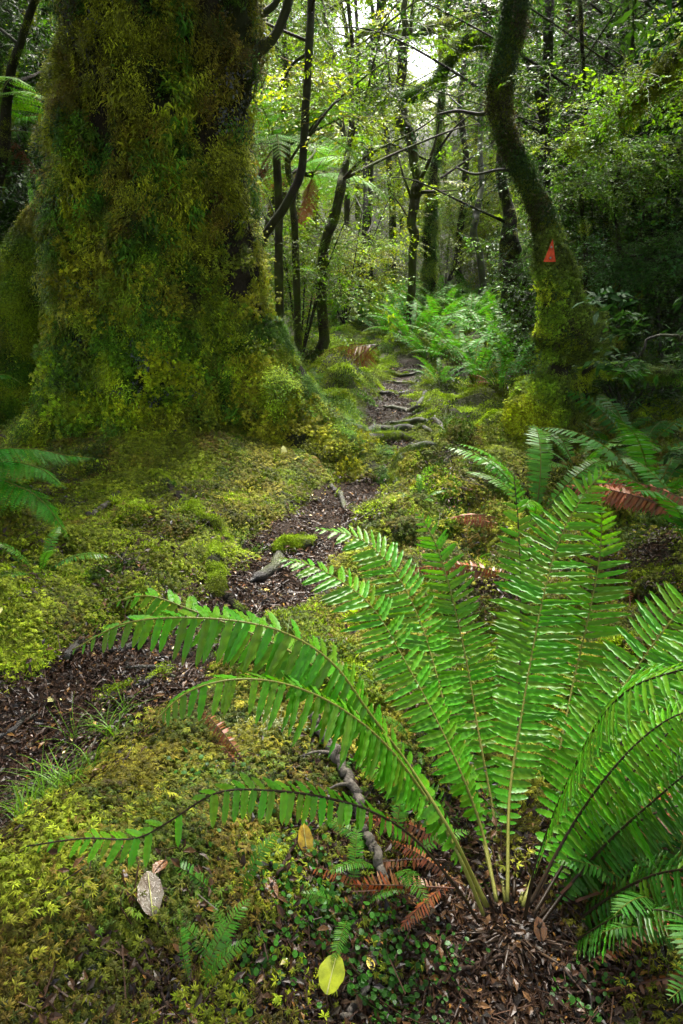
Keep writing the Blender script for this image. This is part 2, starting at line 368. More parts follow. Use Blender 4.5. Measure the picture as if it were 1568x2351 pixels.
def litter_patch(seed, r=.08, n=70):
    rs = np.random.RandomState(seed); g = G(); tv, tf, tc = leaf_tpl(1, .5, 2, .25, .3)
    T = np.stack([rs.normal(0, r*.6, n), rs.normal(0, r*.6, n), .002+rs.rand(n)*.010], 1); Mx = rot_rand(n, rs.normal(0, .25, n), rs)*(.008+.016*rs.rand(n)**2)[:, None, None]
    pal = np.array([(.12, .055, .022), (.07, .032, .016), (.19, .09, .03), (.03, .018, .012), (.42, .20, .035), (.14, .10, .06)])
    g.inst(tv, tf, tc, Mx, T, pal[rs.choice(6, n, p=[.27, .25, .12, .25, .05, .06])]*bright(n, .6, 1.3, rs))
    for i in range(12):
        a = rs.rand()*6.28; c = np.array([rs.normal(0, r*.5), rs.normal(0, r*.5), .006]); l = .01+.03*rs.rand(); e = np.array([math.cos(a), math.sin(a), rs.normal(0, .1)])*l
        v2, f2, _ = tube(np.array([c-e, c, c+e]), .0012, 3, cap=False); g.add(v2, f2, np.array((.12, .06, .035))*(.5+rs.rand()))
    v, f, c = g.arr(); return mesh_from('litter_patch', v, f, c, M_litter, False)
def creeper_patch(seed, r=.05, n=16, L=.013):
    rs = np.random.RandomState(seed); g = G(); tv, tf, tc = leaf_tpl(1, .95, 4, .06, .1, base_w=.3, tip=8)
    T = np.stack([rs.normal(0, r*.6, n), rs.normal(0, r*.6, n), .015+rs.rand(n)*.02], 1)
    g.inst(tv, tf, tc, rot_rand(n, rs.normal(0.1, .25, n), rs)*(L*(.7+.6*rs.rand(n)))[:, None, None], T, bright(n, .7, 1.3, rs))
    for i in range(4):
        a, b = T[rs.randint(n)], T[rs.randint(n)]; v2, f2, _ = tube(np.array([a, (a+b)/2-np.array([0, 0, .01]), b]), .0008, 3, cap=False); g.add(v2, f2, (.8, .5, .3))
    v, f, c = g.arr(); return mesh_from('creeper_patch', v, f, c, M_leafi, True)
def grass_patch(seed, n=14):
    rs = np.random.RandomState(seed); g = G()
    for i in range(n):
        a = rs.rand()*6.28; L = .06+.12*rs.rand(); t = np.linspace(0, 1, 6)[:, None]; dd = np.array([math.cos(a), math.sin(a), 0]); sd = np.array([-dd[1], dd[0], 0])
        P = rs.normal(0, .012, 3)*[1, 1, 0]+dd*t**1.6*L*.9+np.array([0, 0, 1.])*(t-.55*t*t)*L; ww = .0016*(1-t)+.0002
        v = np.concatenate([P-sd*ww, P+sd*ww]); f = []
        for k in range(5): f += [(k, k+1, k+7), (k, k+7, k+6)]
        g.add(v, f, np.array((1, 1, 1))*(.7+.6*rs.rand()))
    v, f, c = g.arr(); return mesh_from('grass_patch', v, f, c, M_leafi, True)
protos('fan', [moss_fan_patch(k) for k in range(4)])
protos('fine', [moss_fine_patch(10+k) for k in range(4)])
protos('hang', [hang_patch(20+k) for k in range(4)])
protos('drape', [hang_patch(25+k, .045, 70, .042) for k in range(3)])
protos('ivy', [leafy_patch(30+k) for k in range(4)])
protos('spray', [spray(40+k) for k in range(5)])
_bm = [spray(50+k, .45, 30, .085, .34, .3) for k in range(3)]; M_broad = leaf_mat('broad_leaves', True, .35, .62, .06)
for m_ in _bm: m_.materials[0] = M_broad
protos('broad', _bm)
protos('litter', [litter_patch(60+k) for k in range(5)])
protos('creeper', [creeper_patch(70+k, .05, 14, .0105) for k in range(4)])
protos('grass', [grass_patch(80+k) for k in range(4)])

# ------------------------------------------------------------------ ground and path
BARE = [flat(a, b)+(c, d2, e) for a, b, c, d2, e in [(120, 1235, .55, .22, 1.7), (330, 1275, .3, .12, 1.3), (600, 1170, .28, .16, 1.5), (1120, 1400, .22, .3, 1.9), (1480, 1300, .5, .5, 1.9), (760, 1850, .16, .18, 1.4), (620, 2200, .22, .16, 1.5), (820, 2250, .3, .2, 1.9), (1130, 930, .5, .5, 1.6), (720, 720, .6, .8, 1.3), (1080, 1130, .25, .25, 1.4), (1000, 1850, .2, .25, 1.7), (430, 2330, .2, .1, 1.4), (850, 1560, .12, .12, 1.2)]]
def moss_amount(x, y):
    pd = path_dist(x, y); m = sstep(-.02, .08, pd)
    bare = sstep(.50, .62, fbm(np.asarray(x)*2.3, np.asarray(y)*2.3, 0, 77))      # bare brown patches
    for bx, by, brx, bry, ba in BARE: bare = np.maximum(bare, ba*np.exp(-((x-bx)/brx)**2-((y-by)/bry)**2)*(.5+fbm(np.asarray(x)*7, np.asarray(y)*7, 0, 78)))
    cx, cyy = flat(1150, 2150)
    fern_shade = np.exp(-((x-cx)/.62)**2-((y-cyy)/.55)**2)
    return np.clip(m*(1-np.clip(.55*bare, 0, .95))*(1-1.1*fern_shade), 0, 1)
def grid_surface(xs, ys, dz=0.0):
    X, Y = np.meshgrid(xs, ys, indexing='ij'); Z = H(X, Y)+dz; v = np.stack([X, Y, Z], -1).reshape(-1, 3); nx, ny = X.shape
    i, j = np.meshgrid(np.arange(nx-1), np.arange(ny-1), indexing='ij'); a = i*ny+j
    f = np.concatenate([np.stack([a, a+ny, a+ny+1], -1).reshape(-1, 3), np.stack([a, a+ny+1, a+1], -1).reshape(-1, 3)]); return v, f
def stretch(lo, hi, fine, step, grow):
    o = [0.0]; s_ = step
    while o[-1] < hi: o.append(o[-1]+(step if o[-1] < fine else s_)); s_ = s_*grow if o[-1] > fine else s_
    return np.array(o)
px_ = stretch(0, 34, 2.6, .035, 1.09); XS = np.concatenate([-px_[:0:-1], px_]); YS = np.concatenate([-stretch(0, 14, 0.1, .3, 1.3)[:0:-1], stretch(0, 52, 7, .035, 1.07)])
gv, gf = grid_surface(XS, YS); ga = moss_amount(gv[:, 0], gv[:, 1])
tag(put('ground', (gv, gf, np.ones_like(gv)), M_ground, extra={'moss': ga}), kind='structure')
v, f = grid_surface(np.arange(-2.6, 2.2, .03), np.arange(.7, 10.2, .03), .006)
keep = (path_dist(v[:, 0], v[:, 1]) < .03)[f].all(1); f = f[keep]; u, inv = np.unique(f, return_inverse=True); 
tag(put('path', (v[u], inv.reshape(-1, 3), np.ones((len(u), 3))), M_path), kind='structure')

MOSS_PAL = np.array([(.20, .31, .008), (.10, .23, .008), (.29, .38, .012), (.05, .14, .008), (.14, .17, .012), (.24, .35, .01)])
def moss_tint(P, s=0, pal=MOSS_PAL, jit=.25):
    a = fbm(P[:, 0]*1.7+9, P[:, 1]*1.7, P[:, 2]*1.7, 90+s)*2.6-.8; b = fbm(P[:, 0]*5, P[:, 1]*5, P[:, 2]*5, 95+s)*2-.5
    t = np.clip(a+.5*b, 0, .999)*(len(pal)-1); i = t.astype(int); u = (t-i)[:, None]
    return (pal[i]*(1-u)+pal[i+1]*u)*(1-jit+2*jit*RS.rand(len(P), 1))
def clump(P, s=0): return (.3+1.5*np.clip((vnoise(P[:, 0]*14, P[:, 1]*14, 0, 120+s)*.6+fbm(P[:, 0]*5, P[:, 1]*5, 0, 121+s)*.4-.2)*1.6, 0, 1))[:, None]*(.75+.5*RS.rand(len(P), 1))
def ground_frame(P):
    e = .03; hx = (H(P[:, 0]+e, P[:, 1])-H(P[:, 0]-e, P[:, 1]))/(2*e); hy = (H(P[:, 0], P[:, 1]+e)-H(P[:, 0], P[:, 1]-e))/(2*e)
    N = norm(np.stack([-hx, -hy, np.ones_like(hx)], 1)+RS.normal(0, .12, (len(P), 3))); a = RS.rand(len(P))*6.283
    return frame(N, np.stack([np.cos(a), np.sin(a), np.zeros_like(a)], 1))
def ground_pts(n, y0, y1, gam=1.0, wide=.62):
    y = y0+(y1-y0)*RS.rand(n)**gam; z = y*.94+.5; x = (RS.rand(n)*2-1)*z*wide; return np.stack([x, y, H(x, y)], 1)
# foreground fans
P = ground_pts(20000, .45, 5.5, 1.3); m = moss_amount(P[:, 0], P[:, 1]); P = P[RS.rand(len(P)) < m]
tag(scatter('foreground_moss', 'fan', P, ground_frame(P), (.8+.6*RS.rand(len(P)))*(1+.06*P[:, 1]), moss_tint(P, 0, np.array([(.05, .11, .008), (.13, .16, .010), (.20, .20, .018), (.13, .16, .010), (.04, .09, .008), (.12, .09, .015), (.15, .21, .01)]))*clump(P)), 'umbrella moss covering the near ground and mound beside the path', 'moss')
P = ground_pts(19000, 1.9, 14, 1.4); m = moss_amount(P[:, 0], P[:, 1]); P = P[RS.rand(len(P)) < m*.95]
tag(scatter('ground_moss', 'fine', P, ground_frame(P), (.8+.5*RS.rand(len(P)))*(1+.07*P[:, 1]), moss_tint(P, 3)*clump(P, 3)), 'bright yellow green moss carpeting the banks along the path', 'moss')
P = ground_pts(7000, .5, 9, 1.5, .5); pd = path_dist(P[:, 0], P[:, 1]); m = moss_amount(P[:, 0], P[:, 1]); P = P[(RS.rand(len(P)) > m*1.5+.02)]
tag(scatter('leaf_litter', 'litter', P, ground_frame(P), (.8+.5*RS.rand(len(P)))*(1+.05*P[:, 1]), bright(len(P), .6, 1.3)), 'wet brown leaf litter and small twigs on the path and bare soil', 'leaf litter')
# creeping plants under the big fern
cxy = [gp(a, b) for a, b in [(760, 2150), (960, 2200), (830, 2240), (620, 2030), (700, 2100), (880, 2120), (1000, 2270), (560, 1900), (480, 1780), (740, 1950), (1290, 2290), (640, 2240), (900, 2320), (700, 1720)]]
P = np.concatenate([np.stack([RS.normal(c[0], .05, 6), RS.normal(c[1], .045, 6), np.zeros(6)], 1) for c in cxy]); P[:, 2] = H(P[:, 0], P[:, 1])
tag(scatter('round_leaved_creeper', 'creeper', P, ground_frame(P), .8+.5*RS.rand(len(P)), bright(len(P), .5, 1.2)*(.045, .17, .015)), 'small round green leaves creeping over dark litter below the large fern', 'creeper')
cxy = [gp(a, b) for a, b in [(120, 1850), (260, 1690), (1000, 1430), (880, 1000), (700, 1500), (850, 1010), (1050, 970), (740, 870), (800, 960), (520, 1480), (150, 1830)]]
P = np.concatenate([np.stack([RS.normal(c[0], .05, 7), RS.normal(c[1], .05, 7), np.zeros(7)], 1) for c in cxy]); P[:, 2] = H(P[:, 0], P[:, 1])
tag(scatter('grass_tufts', 'grass', P, ground_frame(P), .8+.5*RS.rand(len(P)), bright(len(P), .7, 1.2)*(.14, .30, .02)), 'thin green grass blades along the edge of the path', 'grass')

# ------------------------------------------------------------------ giant mossy tree (left)
GB = at(380, 1000, 5.35); GB[2] = 0.0
giant = thing('giant_tree', 'huge moss covered tree with flared base and thick trunk left of the path', 'tree', GB)
def giant_r(th, z):
    base = np.interp(z, [-.4, 1.2, 1.94, 3.0, 5, 11], [.68, .655, .62, .575, .53, .45])
    r = base*(1+.02*np.cos(3*th+1)+.025*np.cos(5*th+.5*z))
    for a, A, s_, wd in [(rad(183), .40, .50, .55), (rad(222), .45, .42, .30), (rad(265), .30, .30, .34), (rad(336), 1.25, .42, .28), (rad(8), .55, .60, .35), (rad(300), .30, .34, .16), (rad(90), .5, .5, .8)]:
        dd = (th-a+math.pi) % (2*math.pi)-math.pi; r = r+A*np.exp(-np.maximum(z+.02, -.3)/s_)*np.exp(-(dd/wd)**2)
    fl = np.exp(-((th-rad(318)+math.pi) % (2*math.pi)-math.pi)**2/.012)*.14*np.exp(-((z-.5)/.5)**2)     # dark crease between buttresses
    fl2 = np.exp(-((th-rad(200)+math.pi) % (2*math.pi)-math.pi)**2/.02)*.08
    x, y = np.cos(th), np.sin(th); nn = (fbm(x*3, y*3, z*1.0, 51)-.5)*.16+(fbm(x*9, y*9, z*4, 52, 3)-.5)*.09+(fbm(x*16, y*16, z*2.2, 53, 2)-.5)*.05+(fbm(x*13, y*13, z*14, 54, 2)-.5)*.09
    return r-fl-fl2+nn
nz, nth = 260, 300
zz = np.concatenate([np.linspace(-.35, 3.6, 220), np.linspace(3.7, 11, 40)]); TH, ZZ = np.meshgrid(np.arange(nth)*2*math.pi/nth, zz); RR = giant_r(TH, ZZ)
LEAN = np.interp(ZZ, [0, 1.6, 3.0, 11], [0, .05, .23, .95]); v = np.stack([GB[0]+LEAN+RR*np.cos(TH), GB[1]+RR*np.sin(TH), ZZ], -1).reshape(-1, 3)
i, j = np.meshgrid(np.arange(nz-1), np.arange(nth), indexing='ij'); a = i*nth+j; b = i*nth+(j+1) % nth
f = np.concatenate([np.stack([a, b, b+nth], -1).reshape(-1, 3), np.stack([a, b+nth, a+nth], -1).reshape(-1, 3)])
put('trunk', (v, f, np.ones_like(v)), M_trunk, giant, GB)
GIANT = (v, f)
bp, br = spline([at(165, 400, 5.75), at(120, 520, 5.8), at(75, 660, 5.75), at(30, 860, 5.65), at(-10, 1040, 5.6)], 40, [.10, .19, .30, .50, .8])
bt = tube(bp, br, 60, .22, 3.5, 5); put('buttress', bt, M_trunk, giant, GB)
rp, rr2 = spline([at(600, 760, 5.2), at(660, 890, 5.1), at(735, 990, 4.95), at(800, 1050, 4.75), at(862, 1092, 4.5), at(905, 1120, 4.3)], 50, [.16, .17, .145, .11, .07, .03])
rtb = tube(rp, rr2, 40, .20, 5, 15); put('buttress', rtb, M_trunk, giant, GB)
def surf_moss(vf, n, zmax, back=-.25):
    P, N = sample(vf[0], vf[1], n); ok = (P[:, 2] < zmax) & (P[:, 2] > H(P[:, 0], P[:, 1])-.03) & ((N*norm(CAMP-P)).sum(1) > back)
    return P[ok], N[ok]
TR_PAL = np.array([(.06, .05, .012), (.20, .21, .008), (.30, .34, .010), (.10, .25, .010), (.05, .16, .012), (.19, .13, .015), (.24, .27, .010)])
LOW_PAL = np.array([(.07, .18, .010), (.20, .33, .008), (.33, .42, .010), (.12, .28, .010), (.04, .12, .008), (.24, .28, .012)])
def trunk_tint(P, zb=1.1, s=0):
    k = sstep(zb-.5, zb+.5, P[:, 2]+(fbm(P[:, 0]*2, P[:, 1]*2, P[:, 2]*2, 61)-.5)*.8)[:, None]
    return moss_tint(P, 5+s, LOW_PAL)*(1-k)+moss_tint(P*np.array([1.3, 1.3, .7]), 8+s, TR_PAL)*k
DOWN = np.array([0, 0, -1.])
def on_bark(P, N, jit=.2):
    N2 = norm(N+RS.normal(0, jit, N.shape)); D = np.tile(DOWN, (len(P), 1))+RS.normal(0, .12, N.shape)+N*.05; return frame(N2, D)
P, N = surf_moss(GIANT, 46000, 3.4); q_ = .55*fbm(P[:, 0]*9, P[:, 1]*9, P[:, 2]*7, 66)+.45*fbm(P[:, 0]*6, P[:, 1]*6, P[:, 2]*1.6, 68); k = q_ > .455; P, N = P[k]+N[k]*((q_[k]-.455)*.55)[:, None], N[k]
scatter('hanging_moss', 'hang', P, on_bark(P, N), .6+1.3*RS.rand(len(P))**2, trunk_tint(P)*(.3+1.5*RS.rand(len(P), 1)**1.3), giant, GB)
P, N = surf_moss(GIANT, 16000, 3.4); q_ = fbm(P[:, 0]*6, P[:, 1]*6, P[:, 2]*1.6, 68); k = (q_ > .55) & (P[:, 2] > .7); P, N = P[k]+N[k]*.03, N[k]
scatter('moss_drapes', 'drape', P, on_bark(P, N, .15), .7+.9*RS.rand(len(P)), trunk_tint(P, 1.1, 3)*(.4+1.0*RS.rand(len(P), 1)), giant, GB)
P, N = surf_moss(GIANT, 24000, 3.4); k = (RS.rand(len(P)) < sstep(1.9, .5, P[:, 2])*.95+.30*(P[:, 0] < GB[0]-.2)) & (fbm(P[:, 0]*7, P[:, 1]*7, P[:, 2]*7, 69) > .42); P, N = P[k], N[k]
scatter('leafy_moss', 'fan', P+N*.02, on_bark(P, N, .5), 1.0+1.2*RS.rand(len(P)), trunk_tint(P, 2.6, 1)*(.4+1.1*RS.rand(len(P), 1)), giant, GB)
P, N = surf_moss(GIANT, 6000, 3.4); k = (fbm(P[:, 0]*2.5, P[:, 1]*2.5, P[:, 2]*2.5, 67) > .56); P, N = P[k], N[k]
scatter('small_climbing_leaves', 'ivy', P, on_bark(P, N, .3), .7+.7*RS.rand(len(P)), bright(len(P), .5, 1.2)*(.05, .13, .015), giant, GB)
P, N = surf_moss(bt, 7000, 3.0)
P2, N2 = surf_moss(GIANT, 2200, 3.2); k = fbm(P2[:, 0]*3, P2[:, 1]*3, P2[:, 2]*3, 71) > .55; scatter('grey_lichen', 'ivy', P2[k]+N2[k]*.03, on_bark(P2[k], N2[k], .3), .6+.5*RS.rand(k.sum()), bright(k.sum(), .5, 1.3)*(.09, .10, .12), giant, GB)
scatter('buttress_moss', 'hang', P, on_bark(P, N), .8+.8*RS.rand(len(P)), trunk_tint(P, 1.5, 2)*.8, giant, GB)
P, N = surf_moss(rtb, 4200, 3.0); k = fbm(P[:, 0]*8, P[:, 1]*8, P[:, 2]*8, 73) > .42; P, N = P[k], N[k]
scatter('buttress_moss', 'hang', P, on_bark(P, N, .4), .5+.6*RS.rand(len(P)), moss_tint(P, 14, LOW_PAL*.8)*(.4+1.1*RS.rand(len(P), 1)), giant, GB)
# roots of the giant tree creeping over the ground
def root(pix, wr, name, mat, parent=None, base=(0, 0, 0), sink=.35, sides=12, moss=0, label=None, group=None, wpx=True, wob=.0):
    Q = [gp(a, b) for a, b in pix]; wr = np.array(wr, float)
    if wpx: wr = np.array([r_/1568*(q[1]*.94+.5) for r_, q in zip(wr, Q)])
    P, R = spline(Q, 10*len(Q), wr); P[:, 2] = H(P[:, 0], P[:, 1])+R*(1-sink*2)+.016; P[0, 2] -= R[0]; P[-1, 2] -= R[-1]*1.2
    P += (np.stack([vnoise(np.arange(len(P))*.13, k, 0, 8+int(pix[0][0])) for k in range(3)], 1)-.5)*R[:, None]*1.2
    t = tube(P, R*(.8+.45*vnoise(np.arange(len(P))*.12, 3.3, 0, len(P))), sides, .22, 16, 3)
    if parent is None and label:
        b0 = P[0].copy(); o = thing(name, label, 'root', b0, group); put('root_bark', t, mat, o, b0); par, bb = o, b0
    else:
        o = put(name, t, mat, parent, base); par, bb = parent, base
    if moss:
        X, N = sample(t[0], t[1], moss); k = (N[:, 2] > -.2) & (fbm(X[:, 0]*7, X[:, 1]*7, X[:, 2]*7, 12) > .40); X, N = X[k], N[k]
        if len(X): scatter('root_moss', 'fine', X, frame(norm(N+RS.normal(0, .2, N.shape)), RS.normal(0, 1, N.shape)), .35+.35*RS.rand(len(X)), moss_tint(X, 4), par, bb)
    return o
root([(520, 1250), (500, 1290), (490, 1340), (525, 1385), (570, 1420)], [9, 13, 16, 14, 5], 'root', M_trunk, giant, GB, .34, 14, 200)
root([(360, 1100), (450, 1180), (500, 1230), (520, 1260)], [12, 12, 10, 9], 'root', M_trunk, giant, GB, .42, 12, 200)

# surface roots across the path (things of their own)
for pix, wr, ms, lab in [
    ([(790, 995), (830, 998), (880, 1000), (930, 992), (990, 1000)], [9, 12, 9, 8, 5], 60, 'thick wet grey root lying across the path right of the giant trunk'),
    ([(800, 1030), (850, 1022), (900, 1018), (950, 1010)], [8, 12, 11, 5], 90, 'moss topped root below the grey root crossing the path'),
    ([(900, 975), (960, 975), (1010, 985), (1040, 1000)], [5, 7, 6, 4], 0, 'thin dark root curving right from the path steps'),
    ([(880, 935), (930, 947), (962, 938), (975, 905)], [4, 6, 7, 4], 0, 'arched brown root hooking up at the right edge of the path'),
    ([(870, 905), (905, 910), (945, 905)], [4, 5, 3], 30, 'short grey root forming a step in the upper path'),
    ([(890, 880), (925, 886), (960, 878)], [3, 4, 2], 30, 'small root step just below the far fern patch'),
    ([(880, 858), (925, 868), (985, 858)], [3, 4, 3], 40, 'highest root step where the path meets the ferns'),
    ([(905, 1120), (915, 1070), (950, 1040), (1000, 1030)], [8, 10, 10, 6], 120, 'mossy root bordering the brown leaf hollow on its right'),
    ([(575, 1345), (600, 1330), (632, 1300), (640, 1270)], [4, 14, 15, 6], 0, 'stubby dark wet root end sticking out of the path litter'),
    ([(640, 1270), (680, 1258), (720, 1250)], [8, 22, 8], 120, 'small moss capped knob of root at the right path edge'),
    ([(240, 1505), (290, 1497), (340, 1480)], [5, 12, 4], 0, 'wet bluish black root hump under the long left fronds'),
    ([(230, 1620), (290, 1600), (340, 1575), (360, 1560)], [5, 7, 6, 4], 20, 'thin dark root running along the lower path'),
    ([(290, 1545), (340, 1545), (380, 1550), (410, 1570)], [3, 5, 5, 3], 10, 'short black root curling above the thin lower root'),
    ([(0, 1710), (30, 1690), (55, 1665), (85, 1655)], [7, 6, 5, 3], 0, 'dark root at the left edge of the lower path'),
    ([(160, 1520), (175, 1500), (190, 1480)], [8, 12, 6], 0, 'dark root stub below the left moss bank'),
    ([(820, 1180), (780, 1140), (760, 1120)], [5, 8, 5], 30, 'small root behind the round moss cushion')]:
    root(pix, wr, 'surface_root', M_root, label=lab, moss=ms, sink=.25, group='roots crossing and edging the path')

# ------------------------------------------------------------------ curved tree with the marker (right)
CB = at(1225, 1020, 5.0); CB[2] = H(CB[0], 5.0)
curved = thing('curved_tree', 'curving mossy tree with knobbly burls and an orange marker right of the path', 'tree', CB)
Yc = 5.0; cp = [(1205, 1075, 42), (1222, 1000, 50), (1244, 940, 72), (1270, 885, 44), (1288, 838, 22), (1312, 778, 84), (1300, 735, 52), (1290, 690, 33), (1280, 630, 32), (1266, 575, 27), (1243, 490, 22), (1203, 400, 20), (1168, 320, 18), (1148, 250, 18), (1153, 160, 22), (1176, 70, 21), (1186, -20, 21), (1195, -160, 21), (1175, -380, 20), (1120, -650, 24), (1060, -950, 16)]
cpts = [at(a, b, Yc) for a, b, c in cp]; crad = [c*.0027 for a, b, c in cp]
P_, R_ = spline(cpts, 200, crad); ct = tube(P_, R_, 36, .30, 5, 9); put('trunk', ct, M_trunk, curved, CB)
CPAL = np.array([(.08, .18, .010), (.18, .28, .010), (.26, .33, .012), (.10, .20, .01), (.06, .10, .012)])
zg = at(1290, 842, 5)[2]; P, N = surf_moss(ct, 9000, 4.2, -.3); k = np.abs(P[:, 2]-zg) > .07; P, N = P[k], N[k]
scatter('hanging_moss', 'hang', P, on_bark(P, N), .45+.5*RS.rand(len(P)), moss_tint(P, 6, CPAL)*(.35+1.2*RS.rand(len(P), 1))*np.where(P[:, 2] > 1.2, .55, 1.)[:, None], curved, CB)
P, N = surf_moss(ct, 6500, 1.5, -.3); k = np.abs(P[:, 2]-zg) > .09; P, N = P[k], N[k]; k = fbm(P[:, 0]*11, P[:, 1]*11, P[:, 2]*11, 19) > .45; P, N = P[k], N[k]; scatter('leafy_moss', 'fan', P+N*.015, on_bark(P, N, .5), .8+.8*RS.rand(len(P)), moss_tint(P, 7, CPAL)*1.6*(.4+1.1*RS.rand(len(P), 1)), curved, CB)
P, N = surf_moss(ct, 5200, 4.4, -.3); k = P[:, 2] > .85; P, N = P[k], N[k]
k = np.linalg.norm(P-at(1265, 575, 4.8), axis=1) > .17; P, N = P[k], N[k]; scatter('climbing_leaves', 'ivy', P, on_bark(P, N, .35), .45+.45*RS.rand(len(P)), bright(len(P), .4, 1.2)*np.where(fbm(P[:, 0]*4, P[:, 1]*4, P[:, 2]*3, 15)[:, None] > .5, (.035, .09, .015), (.06, .055, .02)), curved, CB)

# orange trail marker
mk = at(1265, 575, 4.76); trm = thing('trail_marker', 'small orange triangular marker nailed to the curved mossy trunk', 'marker', mk)
def tri_plate(hw, hh, th, off=0.0):
    y0 = -off; a = [(-hw, y0, -hh), (hw, y0, -hh), (.08*hw, y0, hh)]; b = [(x, y0+th, z) for x, y, z in a]
    return np.array(a+b, float), np.array([(0, 1, 2), (5, 4, 3), (0, 3, 4), (0, 4, 1), (1, 4, 5), (1, 5, 2), (2, 5, 3), (2, 3, 0)])
M_org = rough_mat('orange_plastic', (.30, .03, .012), (.70, .085, .022), 22, .3, .45)
tv, tf = tri_plate(.040, .070, .004); tv[:, 0] += tv[:, 2]*.02
put('plate', (tv+mk, tf, np.ones_like(tv)), M_org, trm, mk, False)
M_nail = rough_mat('nail_metal', (.2, .2, .2), (.35, .33, .3), 30, .1, .35)
for q in (-.045, .02):
    put('nail', tube(np.array([mk+(0, -.001, q), mk+(0, -.006, q)]), [.006, .007], 8), M_nail, trm, mk)
tv, tf, _ = tube(np.array([at(1275, 597, 4.82), at(1266, 592, 4.86), at(1256, 590, 4.87)]), [.012, .016, .010], 8, .3, 30)

# ------------------------------------------------------------------ ferns
LEAFLET = []
for k in range(6):
    rs = np.random.RandomState(200+k); nseg = 10; t = np.linspace(0, 1, nseg+1)
    ww = np.array([.5, .9, .98, 1, .98, .97, .92, .84, .70, .46, .06])*.5*(1+.10*np.where(np.arange(11) % 2, 1, -1))*(1+.05*rs.normal(0, 1, 11)); v = []
    for i, q in enumerate(t):
        und = .05*math.sin(i*2.2+k)+.02*rs.normal(); z = -.10*q*q
        v += [(-ww[i]*.17, q+.015*rs.normal(), z+.030+und*.35), (0, q, z), (ww[i]*.17, q+.015*rs.normal(), z+.030-und*.3)]
    f = []
    for i in range(nseg):
        a = i*3; f += [(a, a+1, a+4), (a, a+4, a+3), (a+1, a+2, a+5), (a+1, a+5, a+4)]
    v = np.array(v); c = np.ones_like(v); c[1::3] *= (1.1, .85, .8); c[-6:] *= (1.9, .75, 1.2) if k in (2,) else (1, 1, 1); LEAFLET.append((v, np.array(f), c))
def frond_geo(P, halfw, npair, s0=.14, twist=0.0, droop=.25, fwd=.25, rr=.0035, a=None, wl=1.0, seed=0, prof=None, col=(.06, .2, .02), rcol=(.16, .17, .03), sides=6):
    """P spine points; returns rachis G and leaflet transforms"""
    rs = np.random.RandomState(seed); P = np.asarray(P, float); n = len(P); T = norm(np.gradient(P, axis=0))
    if a is None: a = P[-1]-P[0]
    a = np.array([a[0], a[1], 0.]); a = a/max(np.linalg.norm(a), 1e-6); W0 = np.cross(a, [0, 0, 1.])
    N = norm(np.cross(W0, T)); W = np.cross(T, N); ct_, st = math.cos(twist), math.sin(twist); W, N = W*ct_+N*st, N*ct_-W*st
    L = np.concatenate([[0], np.cumsum(np.linalg.norm(np.diff(P, axis=0), axis=1))]); s = L/L[-1]
    g = G(); g.add(*tube(P, rr*(1-.8*s)+.0006, sides, col=rcol))
    q = np.repeat(np.linspace(s0, .995, npair), 2)+rs.normal(0, .15/npair, npair*2); sd = np.tile([-1, 1], npair)
    u = np.clip((q-s0)/(1-s0), 0, 1)
    ln = halfw*(np.interp(u, [0, .06, .2, .5, .75, .9, 1], [.12, .28, .62, 1, .88, .52, .10]) if prof is None else np.interp(u, prof[0], prof[1]))*(1+rs.normal(0, .09, len(u)))
    it = lambda A: np.stack([np.interp(q, s, A[:, k]) for k in range(3)], 1)
    pp, tt, nn, wv = it(P), norm(it(T)), norm(it(N)), norm(it(W))
    fa = fwd+.5*u**3+rs.normal(0, .07, len(u))
    D = wv*sd[:, None]*np.cos(fa)[:, None]+tt*np.sin(fa)[:, None]+DOWN*(droop*(.7+.6*rs.rand(len(u))))[:, None]
    N2 = nn+rs.normal(0, .12, nn.shape)-tt*.10+wv*sd[:, None]*.0
    F = frame(N2-norm(D)*(N2*norm(D)).sum(1, keepdims=True), D); F = frame(F[:, :, 2], norm(D))
    pitch = L[-1]*(1-s0)/npair; wid = np.minimum(pitch*.98, ln*.45)/.17*wl*(1+rs.normal(0, .05, len(u)))
    Mx = F*np.stack([wid*(1-.35*u**2), ln, ln], 1)[:, None, :]
    # y must be the leaflet direction exactly
    cols = np.asarray(col)*np.stack([(1+.5*u)*(.75+.5*rs.rand(len(u))), (.8+.4*rs.rand(len(u)))*(1+.15*u), .8+.4*rs.rand(len(u))], 1)
    keep = (ln > .002) & (rs.rand(len(u)) > .022)
    return g, pp[keep], Mx[keep], cols[keep], ln[keep]
def frond_mesh(P, halfw, npair, name='frond', mat=None, tpl=None, **k):
    g, T, Mx, cols, ln = frond_geo(P, halfw, npair, **k)
    if tpl is None:
        tv = np.array([(-.085, 0, 0), (.085, 0, 0), (-.085, .6, -.03), (.085, .6, -.03), (0, 1, -.10)]); tf = np.array([(0, 1, 3), (0, 3, 2), (2, 3, 4)]); tc = np.ones((5, 3))
    else: tv, tf, tc = tpl
    g.inst(tv, tf, tc, Mx, T, cols); v, f, c = g.arr(); return mesh_from(name, v, f, c, mat or M_fern, False)
def arch(L=1., lift=1.15, droop=1.5, n=22):
    # unit frond: leaves along +y at elevation `lift`, bending over
    t = np.linspace(0, 1, n); el = lift-droop*t**1.3; dy = np.cos(el)*L/n; dz = np.sin(el)*L/n
    return np.stack([np.zeros(n), np.cumsum(dy)-dy[0], np.cumsum(dz)-dz[0]], 1)

